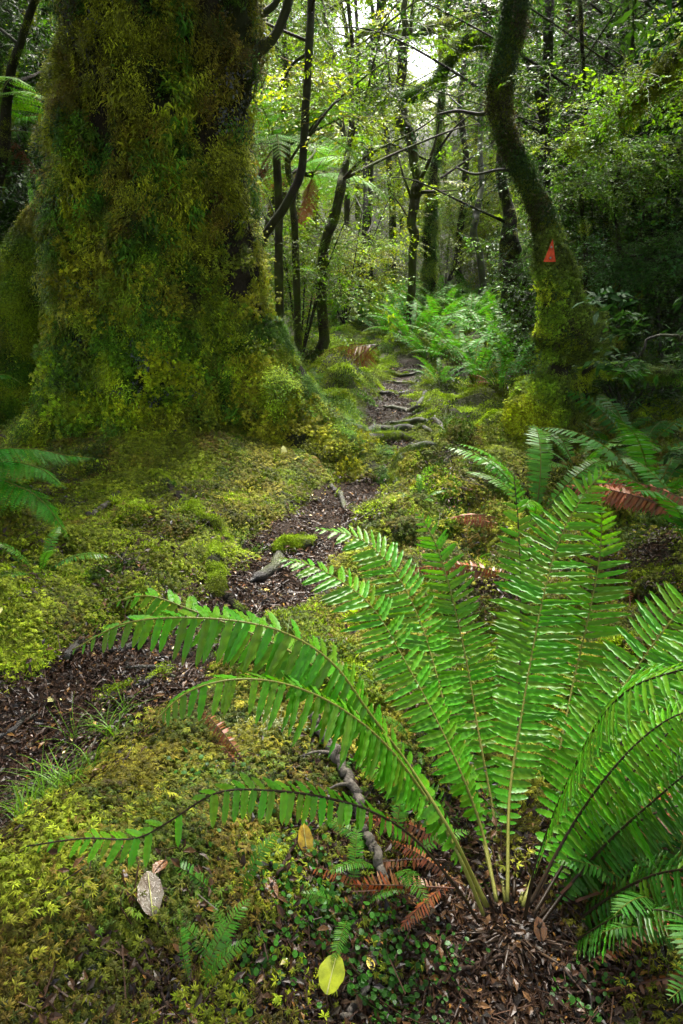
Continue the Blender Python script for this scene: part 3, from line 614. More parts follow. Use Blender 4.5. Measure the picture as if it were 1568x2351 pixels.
# the large crown fern in front
FB = gp(1178, 2150, -.02); print('fern base', FB)
fern = thing('crown_fern', 'large glossy bright green crown fern dominating the lower right', 'fern', FB)
y0 = FB[1]
HERO = [  # pixel traces tip -> base with distance, half width m, pairs, droop, twist
    ([(165, 1492, 1.16), (300, 1428, 1.20), (480, 1420, 1.24), (640, 1448, 1.26), (760, 1520, 1.26), (850, 1640, 1.26), (940, 1760, 1.25), (1040, 1920, y0), (1115, 2080, y0)], .105, 44, .55, 0.35),
    ([(250, 1385, 1.45), (340, 1368, 1.46), (450, 1405, 1.45), (590, 1460, 1.42), (720, 1530, 1.38), (830, 1650, 1.34), (930, 1790, 1.30), (1040, 1930, y0+.03), (1120, 2080, y0+.02)], .10, 42, .45, .3),
    ([(345, 1665, 1.04), (430, 1590, 1.08), (540, 1560, 1.12), (660, 1572, 1.15), (780, 1625, 1.17), (890, 1715, 1.19), (990, 1850, 1.20), (1060, 1980, y0-.02), (1110, 2100, y0-.02)], .10, 42, .6, .25),
    ([(60, 1943, .90), (190, 1925, .93), (310, 1925, .95), (390, 1885, .98), (500, 1820, 1.02), (620, 1815, 1.05), (740, 1830, 1.08), (850, 1862, 1.10), (950, 1925, 1.13), (1050, 2040, y0-.04), (1100, 2120, y0-.04)], .062, 42, .45, .2),
    ([(640, 1280, 1.75), (740, 1310, 1.72), (850, 1390, 1.66), (930, 1520, 1.58), (1000, 1650, 1.50), (1060, 1780, 1.42), (1110, 1920, 1.34), (1140, 2070, y0+.04)], .125, 44, .15, -.15),
    ([(728, 1213, 1.95), (830, 1240, 1.93), (910, 1320, 1.88), (965, 1430, 1.80), (1005, 1560, 1.68), (1040, 1700, 1.55), (1090, 1850, 1.42), (1140, 2060, y0+.05)], .125, 46, .12, -.15),
    ([(960, 1175, 2.05), (1005, 1260, 2.02), (1045, 1400, 1.93), (1075, 1540, 1.80), (1100, 1690, 1.65), (1130, 1850, 1.48), (1160, 2070, y0+.06)], .105, 48, .10, .1),
    ([(1395, 1078, 2.0), (1345, 1130, 2.0), (1285, 1240, 1.93), (1248, 1370, 1.82), (1220, 1510, 1.70), (1195, 1660, 1.57), (1170, 1830, 1.42), (1165, 2070, y0+.04)], .135, 50, .08, 0),
    ([(1382, 1150, 2.06), (1378, 1270, 2.02), (1355, 1400, 1.92), (1318, 1560, 1.80), (1285, 1720, 1.62), (1240, 1900, 1.45), (1195, 2070, y0+.05)], .125, 46, .12, 0),
    ([(1660, 1240, 1.65), (1590, 1360, 1.62), (1500, 1480, 1.58), (1410, 1610, 1.52), (1330, 1740, 1.46), (1265, 1900, 1.36), (1200, 2080, y0+.02)], .125, 46, .15, 0),
    ([(1620, 1528, .98), (1540, 1545, 1.02), (1450, 1580, 1.07), (1380, 1650, 1.12), (1320, 1760, 1.16), (1265, 1890, 1.19), (1225, 2010, y0), (1205, 2110, y0-.02)], .10, 44, .35, -.2),
    ([(1680, 1560, 1.35), (1600, 1620, 1.36), (1500, 1720, 1.35), (1400, 1840, 1.32), (1310, 1960, 1.28), (1225, 2100, y0)], .10, 42, .25, 0),
    ([(1700, 1720, 1.18), (1600, 1760, 1.2), (1500, 1840, 1.22), (1400, 1930, 1.23), (1310, 2030, 1.22), (1235, 2130, y0-.02)], .095, 40, .4, 0),
    ([(1720, 1960, 1.02), (1600, 1990, 1.07), (1500, 2010, 1.12), (1400, 2060, 1.16), (1310, 2130, 1.17), (1240, 2200, y0-.05)], .085, 36, .45, 0),
    ([(1700, 1330, 1.9), (1620, 1450, 1.85), (1520, 1580, 1.75), (1430, 1700, 1.65), (1340, 1850, 1.5), (1230, 2060, y0+.03)], .12, 42, .2, 0),
    ([(1640, 1640, 1.25), (1560, 1640, 1.27), (1470, 1700, 1.28), (1380, 1800, 1.27), (1300, 1920, 1.25), (1215, 2080, y0)], .10, 38, .5, .1),
    ([(1650, 1860, 1.3), (1560, 1850, 1.3), (1460, 1890, 1.29), (1370, 1960, 1.27), (1290, 2050, 1.24), (1225, 2120, y0)], .09, 36, .5, .1),
    ([(1600, 2120, 1.0), (1520, 2090, 1.04), (1430, 2100, 1.08), (1340, 2150, 1.12), (1250, 2210, 1.15)], .08, 34, .4, .1),
    ([(1180, 1090, 2.35), (1190, 1200, 2.28), (1195, 1330, 2.15), (1195, 1480, 1.98), (1190, 1640, 1.78), (1185, 1830, 1.55), (1180, 2060, y0+.06)], .10, 42, .1, 0),
    ([(830, 1760, 1.55), (890, 1770, 1.52), (960, 1820, 1.47), (1020, 1890, 1.42), (1080, 1970, 1.36), (1140, 2080, y0+.03)], .085, 34, .2, 0)]
leaf_list = []; HG = []
for k, (tr, hw, npr, dr, tw) in enumerate(HERO):
    pts = [at(*q) for q in tr][::-1]; P = spline(pts, 60)
    dark = k in (10,)
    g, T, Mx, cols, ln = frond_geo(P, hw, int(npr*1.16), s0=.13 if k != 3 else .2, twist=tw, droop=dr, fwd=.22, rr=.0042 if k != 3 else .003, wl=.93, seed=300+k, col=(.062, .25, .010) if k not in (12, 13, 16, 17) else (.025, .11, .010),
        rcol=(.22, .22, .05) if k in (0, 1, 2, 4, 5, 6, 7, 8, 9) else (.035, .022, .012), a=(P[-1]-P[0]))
    if k == 3:
        u = np.linspace(0, 1, len(T)); q = ((u > .62) & (u < .74)); q &= (np.arange(len(T)) % 5 != 0); T, Mx, cols, ln = T[~q], Mx[~q], cols[~q], ln[~q]
    fo = put('frond', g, M_fern, fern, FB); HG.append(fo)
    for i in range(len(T)):
        x_, y_, z_ = proj(T[i]); inside = 1 if (-40 < x_ < 1600 and 0 < y_ < 2380) else .01
        leaf_list.append((ln[i]/z_*inside, k, T[i], Mx[i], cols[i]))
leaf_list.sort(key=lambda q: -q[0])
LM = []
for k in range(18):
    v, f, c = LEAFLET[k % 6]; rs = np.random.RandomState(k); cc = c*np.array((.05+.045*rs.rand(), .20+.10*rs.rand(), .011)); LM.append(mesh_from('leaflet', v, f, cc, M_fern, True))
for q, (_, k, T, Mx, cols) in enumerate(leaf_list[:300]):
    o = bpy.data.objects.new('leaflet', LM[q % 18]); C.objects.link(o); o.parent = HG[k]
    m4 = np.eye(4); m4[:3, :3] = Mx; m4[:3, 3] = T-FB; o.matrix_basis = Matrix(m4.tolist())
g = G()
for q in range(6):
    sub = leaf_list[300+q::6]
    g.inst(*LEAFLET[q], np.array([s_[3] for s_ in sub]), np.array([s_[2] for s_ in sub]), np.array([s_[4] for s_ in sub]))
tag(put('leaflets', g, M_fern, fern, FB), kind='stuff')
g = G()
cq = np.array([FB+[.01, .03, -.08], FB+[.008, .028, -.02], FB+[.005, .02, .015], FB+[0, .02, .03]]); g.add(*tube(spline(cq, 12), np.interp(np.linspace(0, 1, 12), [0, .5, .85, 1], [.10, .085, .06, .02]), 16, .5, 40, col=(.035, .02, .012)))
for k in range(90):     # old stalks and fibres at the crown's base
    a = RS.rand()*6.28; e = .05+.10*RS.rand(); P = FB+[.005, .02, 0]+np.array([[0, 0, -.01], [math.cos(a)*e*.5, math.sin(a)*e*.5, .03], [math.cos(a)*e, math.sin(a)*e, .01+.06*RS.rand()]]); g.add(*tube(spline(P, 7), np.linspace(.007, .002, 7), 5, .3, 30, col=np.array((.05, .028, .014))*(.4+RS.rand())))
put('crown_base', g, M_dead, fern, FB)

# generic crown ferns (copies share three frond meshes)
def proto_fronds(hw, npr, col, n=3, tpl=None, mat=None, rcol=(.12, .13, .02), lifts=(1.35, 1.15, .95), drs=(1.2, 1.25, 1.2), seed=0, name='frond', **k):
    return [frond_mesh(arch(1, lifts[i % 3], drs[i % 3]), hw, npr, name=name, mat=mat, tpl=tpl, seed=seed+i, col=col, rcol=rcol, rr=.006, a=np.array([0, 1, 0]), sides=4, **k) for i in range(n)]
PF_far = proto_fronds(.085, 24, (.05, .185, .022), mat=M_fern2, seed=400, wl=.7, droop=.1, s0=.08)
PF_near = proto_fronds(.12, 30, (.06, .20, .02), seed=410, wl=.8, droop=.15, s0=.1)
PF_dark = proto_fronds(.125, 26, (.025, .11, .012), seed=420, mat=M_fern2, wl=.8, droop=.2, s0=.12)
PF_dead = proto_fronds(.12, 26, (.17, .060, .016), seed=430, droop=.7, wl=.7, twist=.5, lifts=(.45, .3, .15), drs=(.7, .55, .4), mat=M_dead, rcol=(.08, .03, .015), s0=.1)
def pinna_tpl(n=13, L=1., w=.34):
    g = G(); tv, tf, tc = diamond(1, .36, .15); s_ = np.repeat(np.linspace(.04, .97, n), 2); sd = np.tile([-1, 1], n)
    D = np.stack([sd*.95, np.full(2*n, .45), np.full(2*n, -.12)], 1); ln = w*.5*np.interp(s_, [0, .1, .6, 1], [.7, 1, .75, .12])
    g.inst(tv, tf, tc, frame(np.tile([[0, 0, 1.]], (2*n, 1)), D)*ln[:, None, None], np.stack([0*s_, s_, -.12*s_**2], 1), np.ones((2*n, 3)))
    g.add([(-.008, 0, 0), (.008, 0, 0), (0, 1, -.12)], [(0, 1, 2)], (.7, .7, .6)); return g.arr()
PIN = pinna_tpl()
PINS = (PIN[0]*np.array([.55, 1, 1]), PIN[1], PIN[2])
TPROF = ([0, .1, .35, .7, 1], [.35, .8, 1, .6, .05])
PF_tree = proto_fronds(.34, 24, (.08, .24, .012), mat=M_fern2, tpl=PINS, seed=440, lifts=(.75, .5, .2), drs=(1.2, 1.2, 1.1), prof=TPROF, s0=.1, droop=.15, wl=1.0)
PF_tdead = proto_fronds(.26, 20, (.17, .06, .025), tpl=PINS, seed=450, lifts=(.1, -.3, -.6), drs=(.9, .8, .6), prof=TPROF, mat=M_dead, rcol=(.06, .025, .015), s0=.1, droop=1.3)
def fern_plant(base, size, n, meshes, label, name='crown_fern', group=None, cat='fern', spread=.25, azs=None, tiltx=0, seed=None):
    rs = np.random.RandomState(seed if seed is not None else int(abs(base[0])*1000+base[1]*77) % 99999)
    o = thing(name, label, cat, base, group)
    for k in range(n):
        az = (azs[k] if azs is not None else k*2*math.pi/n+rs.normal(0, .22))
        c = bpy.data.objects.new('frond', meshes[rs.randint(len(meshes))]); C.objects.link(c); c.parent = o
        s_ = size*(.75+.4*rs.rand()); c.scale = (s_, s_, s_); c.rotation_euler = (rs.normal(0, .12)+tiltx, rs.normal(0, .15), az); c.location = (.02*math.sin(-az), .02*math.cos(az), 0)
    return o
FARF = [(1180, 868, .62, 'tall upright bright fern right of the far patch against the curved tree'), (1090, 880, .62, 'bright fern at the lower right front of the far fern patch'),
    (1050, 840, .60, 'fern in the front row just right of the moss hummock'), (985, 838, .5, 'low fern hugging the right end of the upper path'), (945, 790, .6, 'fern directly behind the mossy hummock on the path'),
    (880, 780, .6, 'upright fern at the left front of the far patch'), (1000, 790, .6, 'fern behind the front row in the middle of the far patch'), (1120, 810, .6, 'fern in the second row left of the tall upright one'),
    (1070, 780, .6, 'arching fern in the second row of the far patch'), (835, 745, .55, 'small fern at the left edge of the far patch'), (905, 740, .6, 'bluish green fern in the third row left'),
    (960, 742, .6, 'fern in the third row below the forked tree'), (1020, 748, .6, 'fern in the third row middle, half hidden'), (1085, 745, .6, 'fern in the third row right, below hanging moss'),
    (1135, 760, .55, 'fern beside the old mossy stump behind the curved tree'), (870, 715, .55, 'fern in the back row near the leaning dark trunk'), (930, 712, .55, 'fern at the foot of the forked tree'),
    (990, 715, .55, 'fern in the back row at the foot of the moss curtained trunk'), (1050, 715, .55, 'fern in the back row right of the moss curtained trunk'), (1110, 722, .5, 'fern at the far right of the back row'),
    (790, 722, .5, 'fern half behind red brown dead fronds left of the patch'), (1010, 885, .35, 'little fern among moss right of the path top'), (1150, 905, .4, 'little fern in red litter left of the curved tree'), (1010, 695, .5, 'furthest fern in the middle of the patch'), (900, 694, .5, 'furthest fern left of the middle of the patch'), (1075, 693, .5, 'furthest fern right of the middle of the patch')]
for q, (a, b, s_, lab) in enumerate(FARF):
    bs = gp(a, b, -.01); fern_plant(bs, s_*1.6, 17 if s_ > .45 else 9, PF_far, lab, group='ferns at the end of the path', seed=q)
# mid-distance and near ferns
fern_plant(gp(1228, 1200, -.01), .70, 9, PF_near, 'medium fern with arching fronds behind the large one, right of the moss cushions', azs=[1.25, .85, .45, 0, -.4, -.9, -1.6, 1.7, 2.6], seed=41)
fern_plant(gp(1330, 1090, -.01), .5, 9, PF_near, 'fern behind the large fern at the foot of the curved tree', seed=42)
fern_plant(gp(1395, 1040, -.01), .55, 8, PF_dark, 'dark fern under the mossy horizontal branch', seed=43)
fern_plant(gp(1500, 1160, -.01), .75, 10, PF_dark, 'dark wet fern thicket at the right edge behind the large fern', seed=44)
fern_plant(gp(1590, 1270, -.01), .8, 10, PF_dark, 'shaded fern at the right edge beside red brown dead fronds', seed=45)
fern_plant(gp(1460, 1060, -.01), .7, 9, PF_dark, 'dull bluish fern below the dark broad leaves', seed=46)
fern_plant(gp(965, 1150, -.01), .17, 5, PF_near, 'tiny fern sprig beside the round moss cushion', seed=47)
fern_plant(gp(1085, 1290, -.01), .15, 5, PF_near, 'tiny fern sprig left of the twin upright fronds', seed=48)
fern_plant(gp(960, 1720, -.01), .17, 6, PF_near, 'small pale fern showing between the arching left fronds', seed=49)
fern_plant(gp(900, 2000, .0), .26, 5, PF_near, 'small fern right of the fallen branch', seed=50)
fern_plant(gp(805, 2095, .0), .18, 4, PF_near, 'small dark fern left of the fallen branch foot', seed=51)
fern_plant(gp(540, 2110, .02), .20, 2, PF_near, 'small single frond fern above the pair at the bottom', azs=[1.2, -.9], seed=52)
fern_plant(gp(540, 2280, .02), .17, 2, PF_near, 'broad little bluish fern frond at the bottom of the mound', azs=[.6, .9], seed=53)
fern_plant(gp(440, 2320, .02), .18, 3, PF_near, 'small three frond fern at the bottom edge', azs=[.2, -.6, -1.2], seed=54)
fern_plant(gp(870, 1480, -.01), .10, 4, PF_near, 'tiny fern among yellow moss behind the arching fronds', seed=55)
fern_plant(gp(1530, 2120, -.01), .42, 11, PF_dark, 'fern coloured dark for the shade beneath the right hand fronds', seed=61)  # added fern, dark frond colour stands in for shade
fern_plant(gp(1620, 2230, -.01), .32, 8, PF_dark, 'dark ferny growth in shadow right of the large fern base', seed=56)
fern_plant(gp(90, 1315, -.01), .28, 5, PF_near, 'small fern at the left edge above the moss bank', seed=57)
fern_plant(gp(690, 700, -.01), .6, 10, PF_tree, 'lacy pale fern beside the giant tree, behind the moss bank', seed=58)
fern_plant(gp(760, 745, -.01), .55, 9, PF_near, 'fern with drooping fronds above the dead brown fronds', seed=59)
# dead fronds lying about
def dead(px, py, s_, az, lab, n=1, up=.04, meshes=PF_dead, Y=None):
    b = gp(px, py, up); o = thing('dead_frond', lab, 'dead fern', b)
    for k in range(n):
        c = bpy.data.objects.new('frond', meshes[k % 3]); C.objects.link(c); c.parent = o; ss = s_*(.8+.4*RS.rand()); c.scale = (ss,)*3
        c.rotation_euler = (RS.normal(0, .12), RS.normal(0, .3), az+RS.normal(0, .35)*(k > 0)); c.location = (RS.normal(0, .03), RS.normal(0, .03), 0)
dead(1160, 1460, .42, .1, 'dark red dead frond behind the gap between the upright fern fronds', 3)
dead(1180, 1350, .40, 1.3, 'second reddish dead frond, above the first, behind the upright fronds', 2)
dead(1590, 1300, .6, .9, 'rusty brown dead frond at the right edge', 5, .2)
dead(1440, 1400, .4, -.3, 'dull red dead frond below the rusty one at right', 2)
dead(1060, 2040, .27, 1.2, 'curled glossy orange brown dead frond by the fallen branch', 6, .07)
dead(940, 2130, .2, 1.5, 'rust coloured dead frond below the curled orange one', 3, .03)
dead(820, 2200, .14, 1.2, 'crumbling red brown frond bits left of the round leaved creeper', 2, .02)
dead(1280, 2130, .60, -1.2, 'long dark red dead frond in the shade to the right', 3, .06)
dead(1300, 2290, .45, -1.5, 'brown withered stalks in the dark bottom right corner', 3, .02)
dead(560, 1800, .25, .7, 'dull purple brown frond lying over the moss mound', 2, .02)
dead(1150, 1215, .35, 1.5, 'red brown dead frond under the medium fern', 2, .03)
dead(860, 872, .8, 1.3, 'drooping brown dead tree fern frond on the bank left of the path', 6, .40, PF_tdead)
dead(720, 740, .45, .6, 'red brown dead fronds beside the giant tree', 7, .3, PF_dead)
dead(1130, 890, .35, .8, 'red brown litter fronds left of the curved tree base', 3, .05)
dead(1240, 895, .3, .2, 'withered red frond at the base of the tall upright fern', 2, .05)

# tree ferns
def tree_fern(pix, wd, size, n, label, seed=0, dn=3):
    P, R = spline([at(*q) for q in pix], 20, wd); P[0, 2] = H(P[0, 0], P[0, 1])-.05
    o = thing('tree_fern', label, 'tree fern', P[0]); put('trunk', tube(P, R*.75, 12, .3, 9, seed), M_bark, o, P[0]); rs = np.random.RandomState(seed)
    top = P[-1]-P[0]
    for k in range(n+dn):
        c = bpy.data.objects.new('frond', (PF_tree if k < n else PF_tdead)[rs.randint(3)]); C.objects.link(c); c.parent = o
        if k >= n: tag(c, 'withered brown frond hanging down')
        c.location = tuple(top); s_ = size*(.8+.35*rs.rand()); c.scale = (s_,)*3; c.rotation_euler = (rs.normal(.05, .1), rs.normal(0, .1), k*2*math.pi/n+rs.normal(0, .15))
tree_fern([(640, 660, 8.2), (640, 500, 8.3), (635, 330, 8.3)], [.07, .06, .06], 1.35, 15, 'tree fern spreading lacy fronds right of the giant trunk', 5)
tree_fern([(560, 700, 10.5), (600, 400, 10.5), (720, 400, 10.5)], [.07, .06, .06], 1.3, 14, 'second tree fern further back, partly behind the slender dark stem', 6)
tree_fern([(-60, 800, 6.5), (-30, 500, 6.6), (-20, 300, 6.6)], [.07, .06, .06], 1.1, 14, 'shaded tree fern beyond the left side of the giant tree', 7, 4)
tree_fern([(885, 690, 15), (885, 640, 15), (885, 590, 15)], [.07, .06, .06], .9, 12, 'small distant tree fern between thin trunks', 8, 0)
# left-edge lacy fronds
LB = gp(-230, 1150); LB[1] = 3.0
lf = thing('lacy_fern', 'deep green lacy fern reaching in from the left edge', 'fern', LB)
for k, tr in enumerate([[(215, 1052, 3.1), (150, 1045, 3.1), (60, 1030, 3.05), (-60, 1045, 3.0), (-230, 1150, 3.0)], [(150, 1120, 2.9), (90, 1075, 2.95), (10, 1060, 3.), (-80, 1075, 3.), (-230, 1150, 3.0)],
        [(158, 1238, 2.8), (110, 1165, 2.85), (50, 1120, 2.9), (-60, 1095, 3.), (-230, 1150, 3.)], [(70, 1310, 2.7), (20, 1270, 2.8), (-60, 1230, 2.9), (-230, 1150, 3.0)], [(50, 880, 3.6), (0, 860, 3.5), (-100, 900, 3.3), (-230, 1150, 3.0)]]):
    P = spline([at(*q) for q in tr][::-1], 30); me = frond_mesh(P-LB, .20 if k < 3 else .12, 42, tpl=PIN, mat=M_fern2, seed=500+k, wl=1.7, col=(.03, .19, .008), rr=.004, prof=TPROF, s0=.12, droop=.35, fwd=.35)
    o = bpy.data.objects.new('frond', me); C.objects.link(o); o.parent = lf

# ------------------------------------------------------------------ fallen branches, twigs, leaves
def stick(pix, rpx, label, lift=.015, mat=None, side=(), group='fallen sticks'):
    Q = [gp(a, b) for a, b in pix]; rr = [r_/1568*(q[1]*.94+.5) for r_, q in zip(rpx, Q)]; P, R = spline(Q, 12*len(Q), rr); P[:, 2] += lift
    P += (np.stack([vnoise(np.arange(len(P))*.6, k, 0, 40+int(pix[0][0])) for k in range(3)], 1)-.5)*R[:, None]*1.6
    o = thing('fallen_stick', label, 'stick', P[0], group); put('stem', tube(P, R, 8, .3, 60, 4), mat or M_stick, o, P[0])
    for t0, px, py in side:
        a = P[int(t0*(len(P)-1))]; b = gp(px, py, lift); m = (a+b)/2+[0, 0, .01]; put('side_twig', tube(spline([a, m, b], 12), np.linspace(R.mean()*.5, .0012, 12), 6, .2, 50), mat or M_stick, o, P[0])
stick([(715, 1665), (745, 1715), (785, 1790), (820, 1860), (835, 1930), (860, 2000), (885, 2060)], [11, 11, 11, 10, 11, 11, 9], 'grey broken branch running down from the lichen clump beside the ferns', .045, side=[(.45, 745, 1850), (.25, 690, 1770)])
stick([(870, 2160), (862, 2200), (845, 2270), (815, 2320), (790, 2360)], [6, 7, 8, 8, 9], 'whitish stick at the bottom right of the yellow leaf', .02)
stick([(832, 1960), (828, 2010), (832, 2070), (830, 2130)], [7, 7, 6, 4], 'thin dark stick beside the grey broken branch', .015)
stick([(1225, 2190), (1270, 2235), (1320, 2270), (1360, 2290)], [6, 6, 6, 4], 'pale mottled stick in the dark below the fern base', .02, side=[(.9, 1355, 2350)])
stick([(590, 2351), (600, 2260), (612, 2160)], [8, 8, 6], 'brown stick standing at the bottom among ferns', .015, M_twig)
stick([(500, 1700), (560, 1703), (620, 1700)], [5, 5, 4], 'short grey twig on the mound top below the arching fronds', .02)
stick([(205, 1195), (245, 1165), (275, 1140)], [6, 6, 5], 'pale lichen spotted stick left of the moss slope', .02)
stick([(0, 1010), (45, 1015), (60, 960), (85, 880)], [3, 3, 3, 2], 'thin bare twig at the giant tree foot, far left', .03, M_twig)
stick([(100, 1330), (190, 1322), (290, 1300)], [3, 3, 2], 'thin grey twig lying on the left moss bank', .02)
stick([(270, 2190), (330, 2260), (370, 2300), (390, 2351)], [3, 4, 4, 4], 'dark twig at the bottom of the moss mound', .03, M_twig, side=[(.3, 200, 2200), (.6, 440, 2230)])
stick([(640, 2040), (670, 1985), (690, 1940)], [4, 4, 2], 'reddish stem leaning to the yellow spotted leaf', .04, M_twig)
stick([(830, 1500), (870, 1560), (900, 1590)], [5, 5, 4], 'dark twig under the left arching fronds', .02, M_twig)
stick([(1010, 1480), (1050, 1500), (1080, 1540)], [4, 4, 3], 'dark twig behind the third upright frond', .02, M_twig)
stick([(1080, 2190), (1120, 2230), (1200, 2180)], [5, 5, 4], 'brown root like twig in front of the fern base', .02, M_twig)
stick([(940, 2300), (1010, 2270), (1110, 2220), (1150, 2170)], [5, 5, 5, 4], 'long brown twig crossing below the creeper leaves', .02, M_twig)
stick([(1250, 2300), (1400, 2290), (1560, 2310)], [3, 3, 3], 'thin straw coloured stalk in the dark bottom right', .02, M_twig)
g = G()
for k in range(420):   # loose twigs scattered on litter
    c = ground_pts(1, .6, 6, 1.3, .55)[0]; a = RS.rand()*3.14; l = .03+.10*RS.rand()**2; e = np.array([math.cos(a)*l, math.sin(a)*l, 0])
    P = spline([c-e, c+[RS.normal(0, .01), RS.normal(0, .01), 0], c+e], 6); P[:, 2] = H(P[:, 0], P[:, 1])+.012; g.add(*tube(P, np.linspace(.003, .0012, 6)*(.7+RS.rand()), 4, col=(1, 1, 1), cap=False))
tag(put('twig_litter', g, M_twig), 'thin dark twigs strewn over moss and litter', 'twigs', kind='stuff')

M_yel = rough_mat('yellow_leaf', (.62, .45, .02), (.75, .60, .04), 60, .2, .35, spec=.5)
M_yspot = rough_mat('spotted_yellow_leaf', (.28, .14, .01), (.72, .48, .02), 55, .2, .35, spec=.5)
M_pale = rough_mat('pale_leaf', (.50, .50, .18), (.62, .60, .25), 60, .2, .4)
M_brl = rough_mat('brown_leaf', (.09, .035, .012), (.20, .085, .025), 40, .3, .25, spec=.6)
M_ygreen = rough_mat('yellow_green_leaf', (.18, .22, .01), (.45, .50, .02), 22, .2, .35, spec=.5)
M_greyleaf = rough_mat('wet_grey_leaf', (.09, .05, .02), (.26, .22, .16), 30, .4, .15, spec=.7)
def leaf_obj(px, py, L, Wd, az, mat, label, tilt=0.1, up=.02, P=None, cat='leaf', roll=0.0, curl=.12):
    rs = np.random.RandomState(int(px)); tv, tf, tc = leaf_tpl(L, Wd*L, 10, .12, curl, .14, 1, .12, rs); p = gp(px, py, up) if P is None else np.array(P)
    tv = tv-[0, L/2, 0]; o = thing('fallen_leaf', label, cat, p, 'fallen leaves')
    b = put('blade', (tv, tf, tc), mat, o); s_ = put('stalk', tube(np.array([(0, -L*.5, .001), (0.004, -L*.62, .006), (.008, -L*.75, .004)]), [.0012, .001, .0008], 5), M_twig, o)
    rib = put('midrib', tube(np.array([(0, -L*.5+q*L, .002-curl*q*q*L) for q in np.linspace(0, .95, 8)]), np.linspace(.0016, .0005, 8), 5), M_pale if mat is not M_brl else M_twig, o)
    o.rotation_euler = (tilt, roll, az)
leaf_obj(607, 1366, .062, .5, 1.5, M_yel, 'bright yellow leaf lying on the path beside the forked root')
leaf_obj(124, 1620, .055, .36, -1.35, M_pale, 'pale yellow leaf on the dark path litter at the left')
leaf_obj(632, 1258, .045, .3, 1.4, M_pale, 'small pale leaf above the bright yellow one on the path')
leaf_obj(702, 1965, .075, .50, .25, M_yspot, 'orange yellow leaf with brown spots standing between fern and mound', 1.0, .05)
leaf_obj(762, 2290, .075, .75, -.3, M_ygreen, 'large yellow green spotted leaf at the bottom edge', .5, .07)
leaf_obj(352, 2105, .085, .60, .35, M_greyleaf, 'wet silvery brown leaf propped on the moss mound', .55, .06)
leaf_obj(375, 2050, .05, .55, 2.9, M_brl, 'orange brown folded leaf above the silvery one', .4, .07)
leaf_obj(652, 1050, .10, .45, .2, M_pale, 'pale green leaf caught on the moss of the giant tree foot', 1.1, .03)
leaf_obj(375, 1268, .05, .35, 1.3, M_pale, 'whitish leaf scrap on the moss below the giant tree')
leaf_obj(3, 1430, .05, .5, .2, M_pale, 'pale leaf cut by the left edge on the moss bank', .4, .04)
leaf_obj(1050, 1508, .05, .3, 1.4, M_yspot, 'orange leaf behind the third upright frond', .1, .1)
leaf_obj(625, 2060, .05, .55, .6, M_brl, 'brown leaf by the reddish stem', .5, .03)
leaf_obj(790, 1665, .06, .5, 1.2, M_brl, 'glossy dark brown leaf under the arching frond', .3, .03)
leaf_obj(420, 2351, .08, .45, 1.0, M_brl, 'large dark brown leaf at the bottom edge of the mound', .4, .02)
leaf_obj(1235, 2170, .05, .6, .1, M_brl, 'curled brown leaf at the foot of the large fern', .9, .05)
leaf_obj(850, 2240, .03, .6, .4, M_yel, 'tiny yellow leaf among round green leaves', .2, .03)
# one object of small flecks
g = G(); tv, tf, tc = leaf_tpl(1, .55, 2, .2, .2)
P = ground_pts(2600, .7, 8.5, 1.3, .5); pdv = path_dist(P[:, 0], P[:, 1]); P = P[(pdv < .1) | (RS.rand(len(P)) < .16)]; P[:, 2] += .018
g.inst(tv, tf, tc, rot_rand(len(P), RS.normal(0, .25, len(P)))*(.010+.010*RS.rand(len(P)))[:, None, None], P, np.array([(.42, .17, .03), (.6, .35, .06), (.25, .09, .03), (.5, .42, .15)])[RS.randint(0, 4, len(P))])
tag(put('leaf_flecks', g, M_leaf1), 'small orange and tan beech leaves scattered over the path', 'leaves', kind='stuff')
# lichen clump
g = G(); lb = gp(620, 1690)
for k in range(170):
    p = lb+RS.normal(0, 1, 3)*[.045, .03, .012]+[0, 0, .03]; dd = norm(RS.normal(0, 1, 3)+[0, 0, .4]); q = p+dd*.012; g.add(*tube(np.array([p, q]), [.0013, .0011], 4, col=(.30, .34, .16)))
    for _ in range(2): g.add(*tube(np.array([q, q+norm(dd+RS.normal(0, .7, 3))*.010]), [.0011, .0007], 4, col=(.38, .42, .2)))
tag(put('lichen_clump', g, M_leaf1, None, lb), 'pale grey green branching lichen clump above the broken branch', 'lichen')

# ------------------------------------------------------------------ trees behind
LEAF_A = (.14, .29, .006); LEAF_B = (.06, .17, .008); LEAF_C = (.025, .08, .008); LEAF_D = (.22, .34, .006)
def gap(P):   # foliage left out: visible sky gaps, plus openings shaped to let sun in
    x, y, z = proj(P); n = fbm(P[:, 0]*.9, P[:, 1]*.5, P[:, 2]*.9, 44)
    g1 = ((x-985)/72)**2+((y-115)/105)**2; g2 = ((x-830)/75)**2+((y-25)/62)**2; g3 = ((x-1000)/40)**2+((y-250)/70)**2
    e = np.array([math.sin(SUN_AZ)*math.cos(SUN_EL), math.cos(SUN_AZ)*math.cos(SUN_EL), math.sin(SUN_EL)])/math.sin(SUN_EL); q = P-(P[:, 2]-.7)[:, None]*e   # opening cut along the sun's line to light the fern glade
    well = (((q[:, 0]-.7)/2.1)**2+((q[:, 1]-9.6)/2.7)**2 < 1.3*n+.4) & (P[:, 2] > 1.8)
    well2 = (((q[:, 0]+.9)/1.3)**2+((q[:, 1]-3.7)/1.0)**2 < 1) & (P[:, 2] > 1.8)  # more openings cut for sun on the near bank and curved tree
    well2 = well2 | ((((q[:, 0]-1.5)/.9)**2+((q[:, 1]-4.9)/1.0)**2 < 1) & (P[:, 2] > 2.2))
    return (np.minimum(np.minimum(g1, g2), g3) < .6+1.4*(n-.2)) | ((well | well2) & (RS.rand(len(P)) < .85))
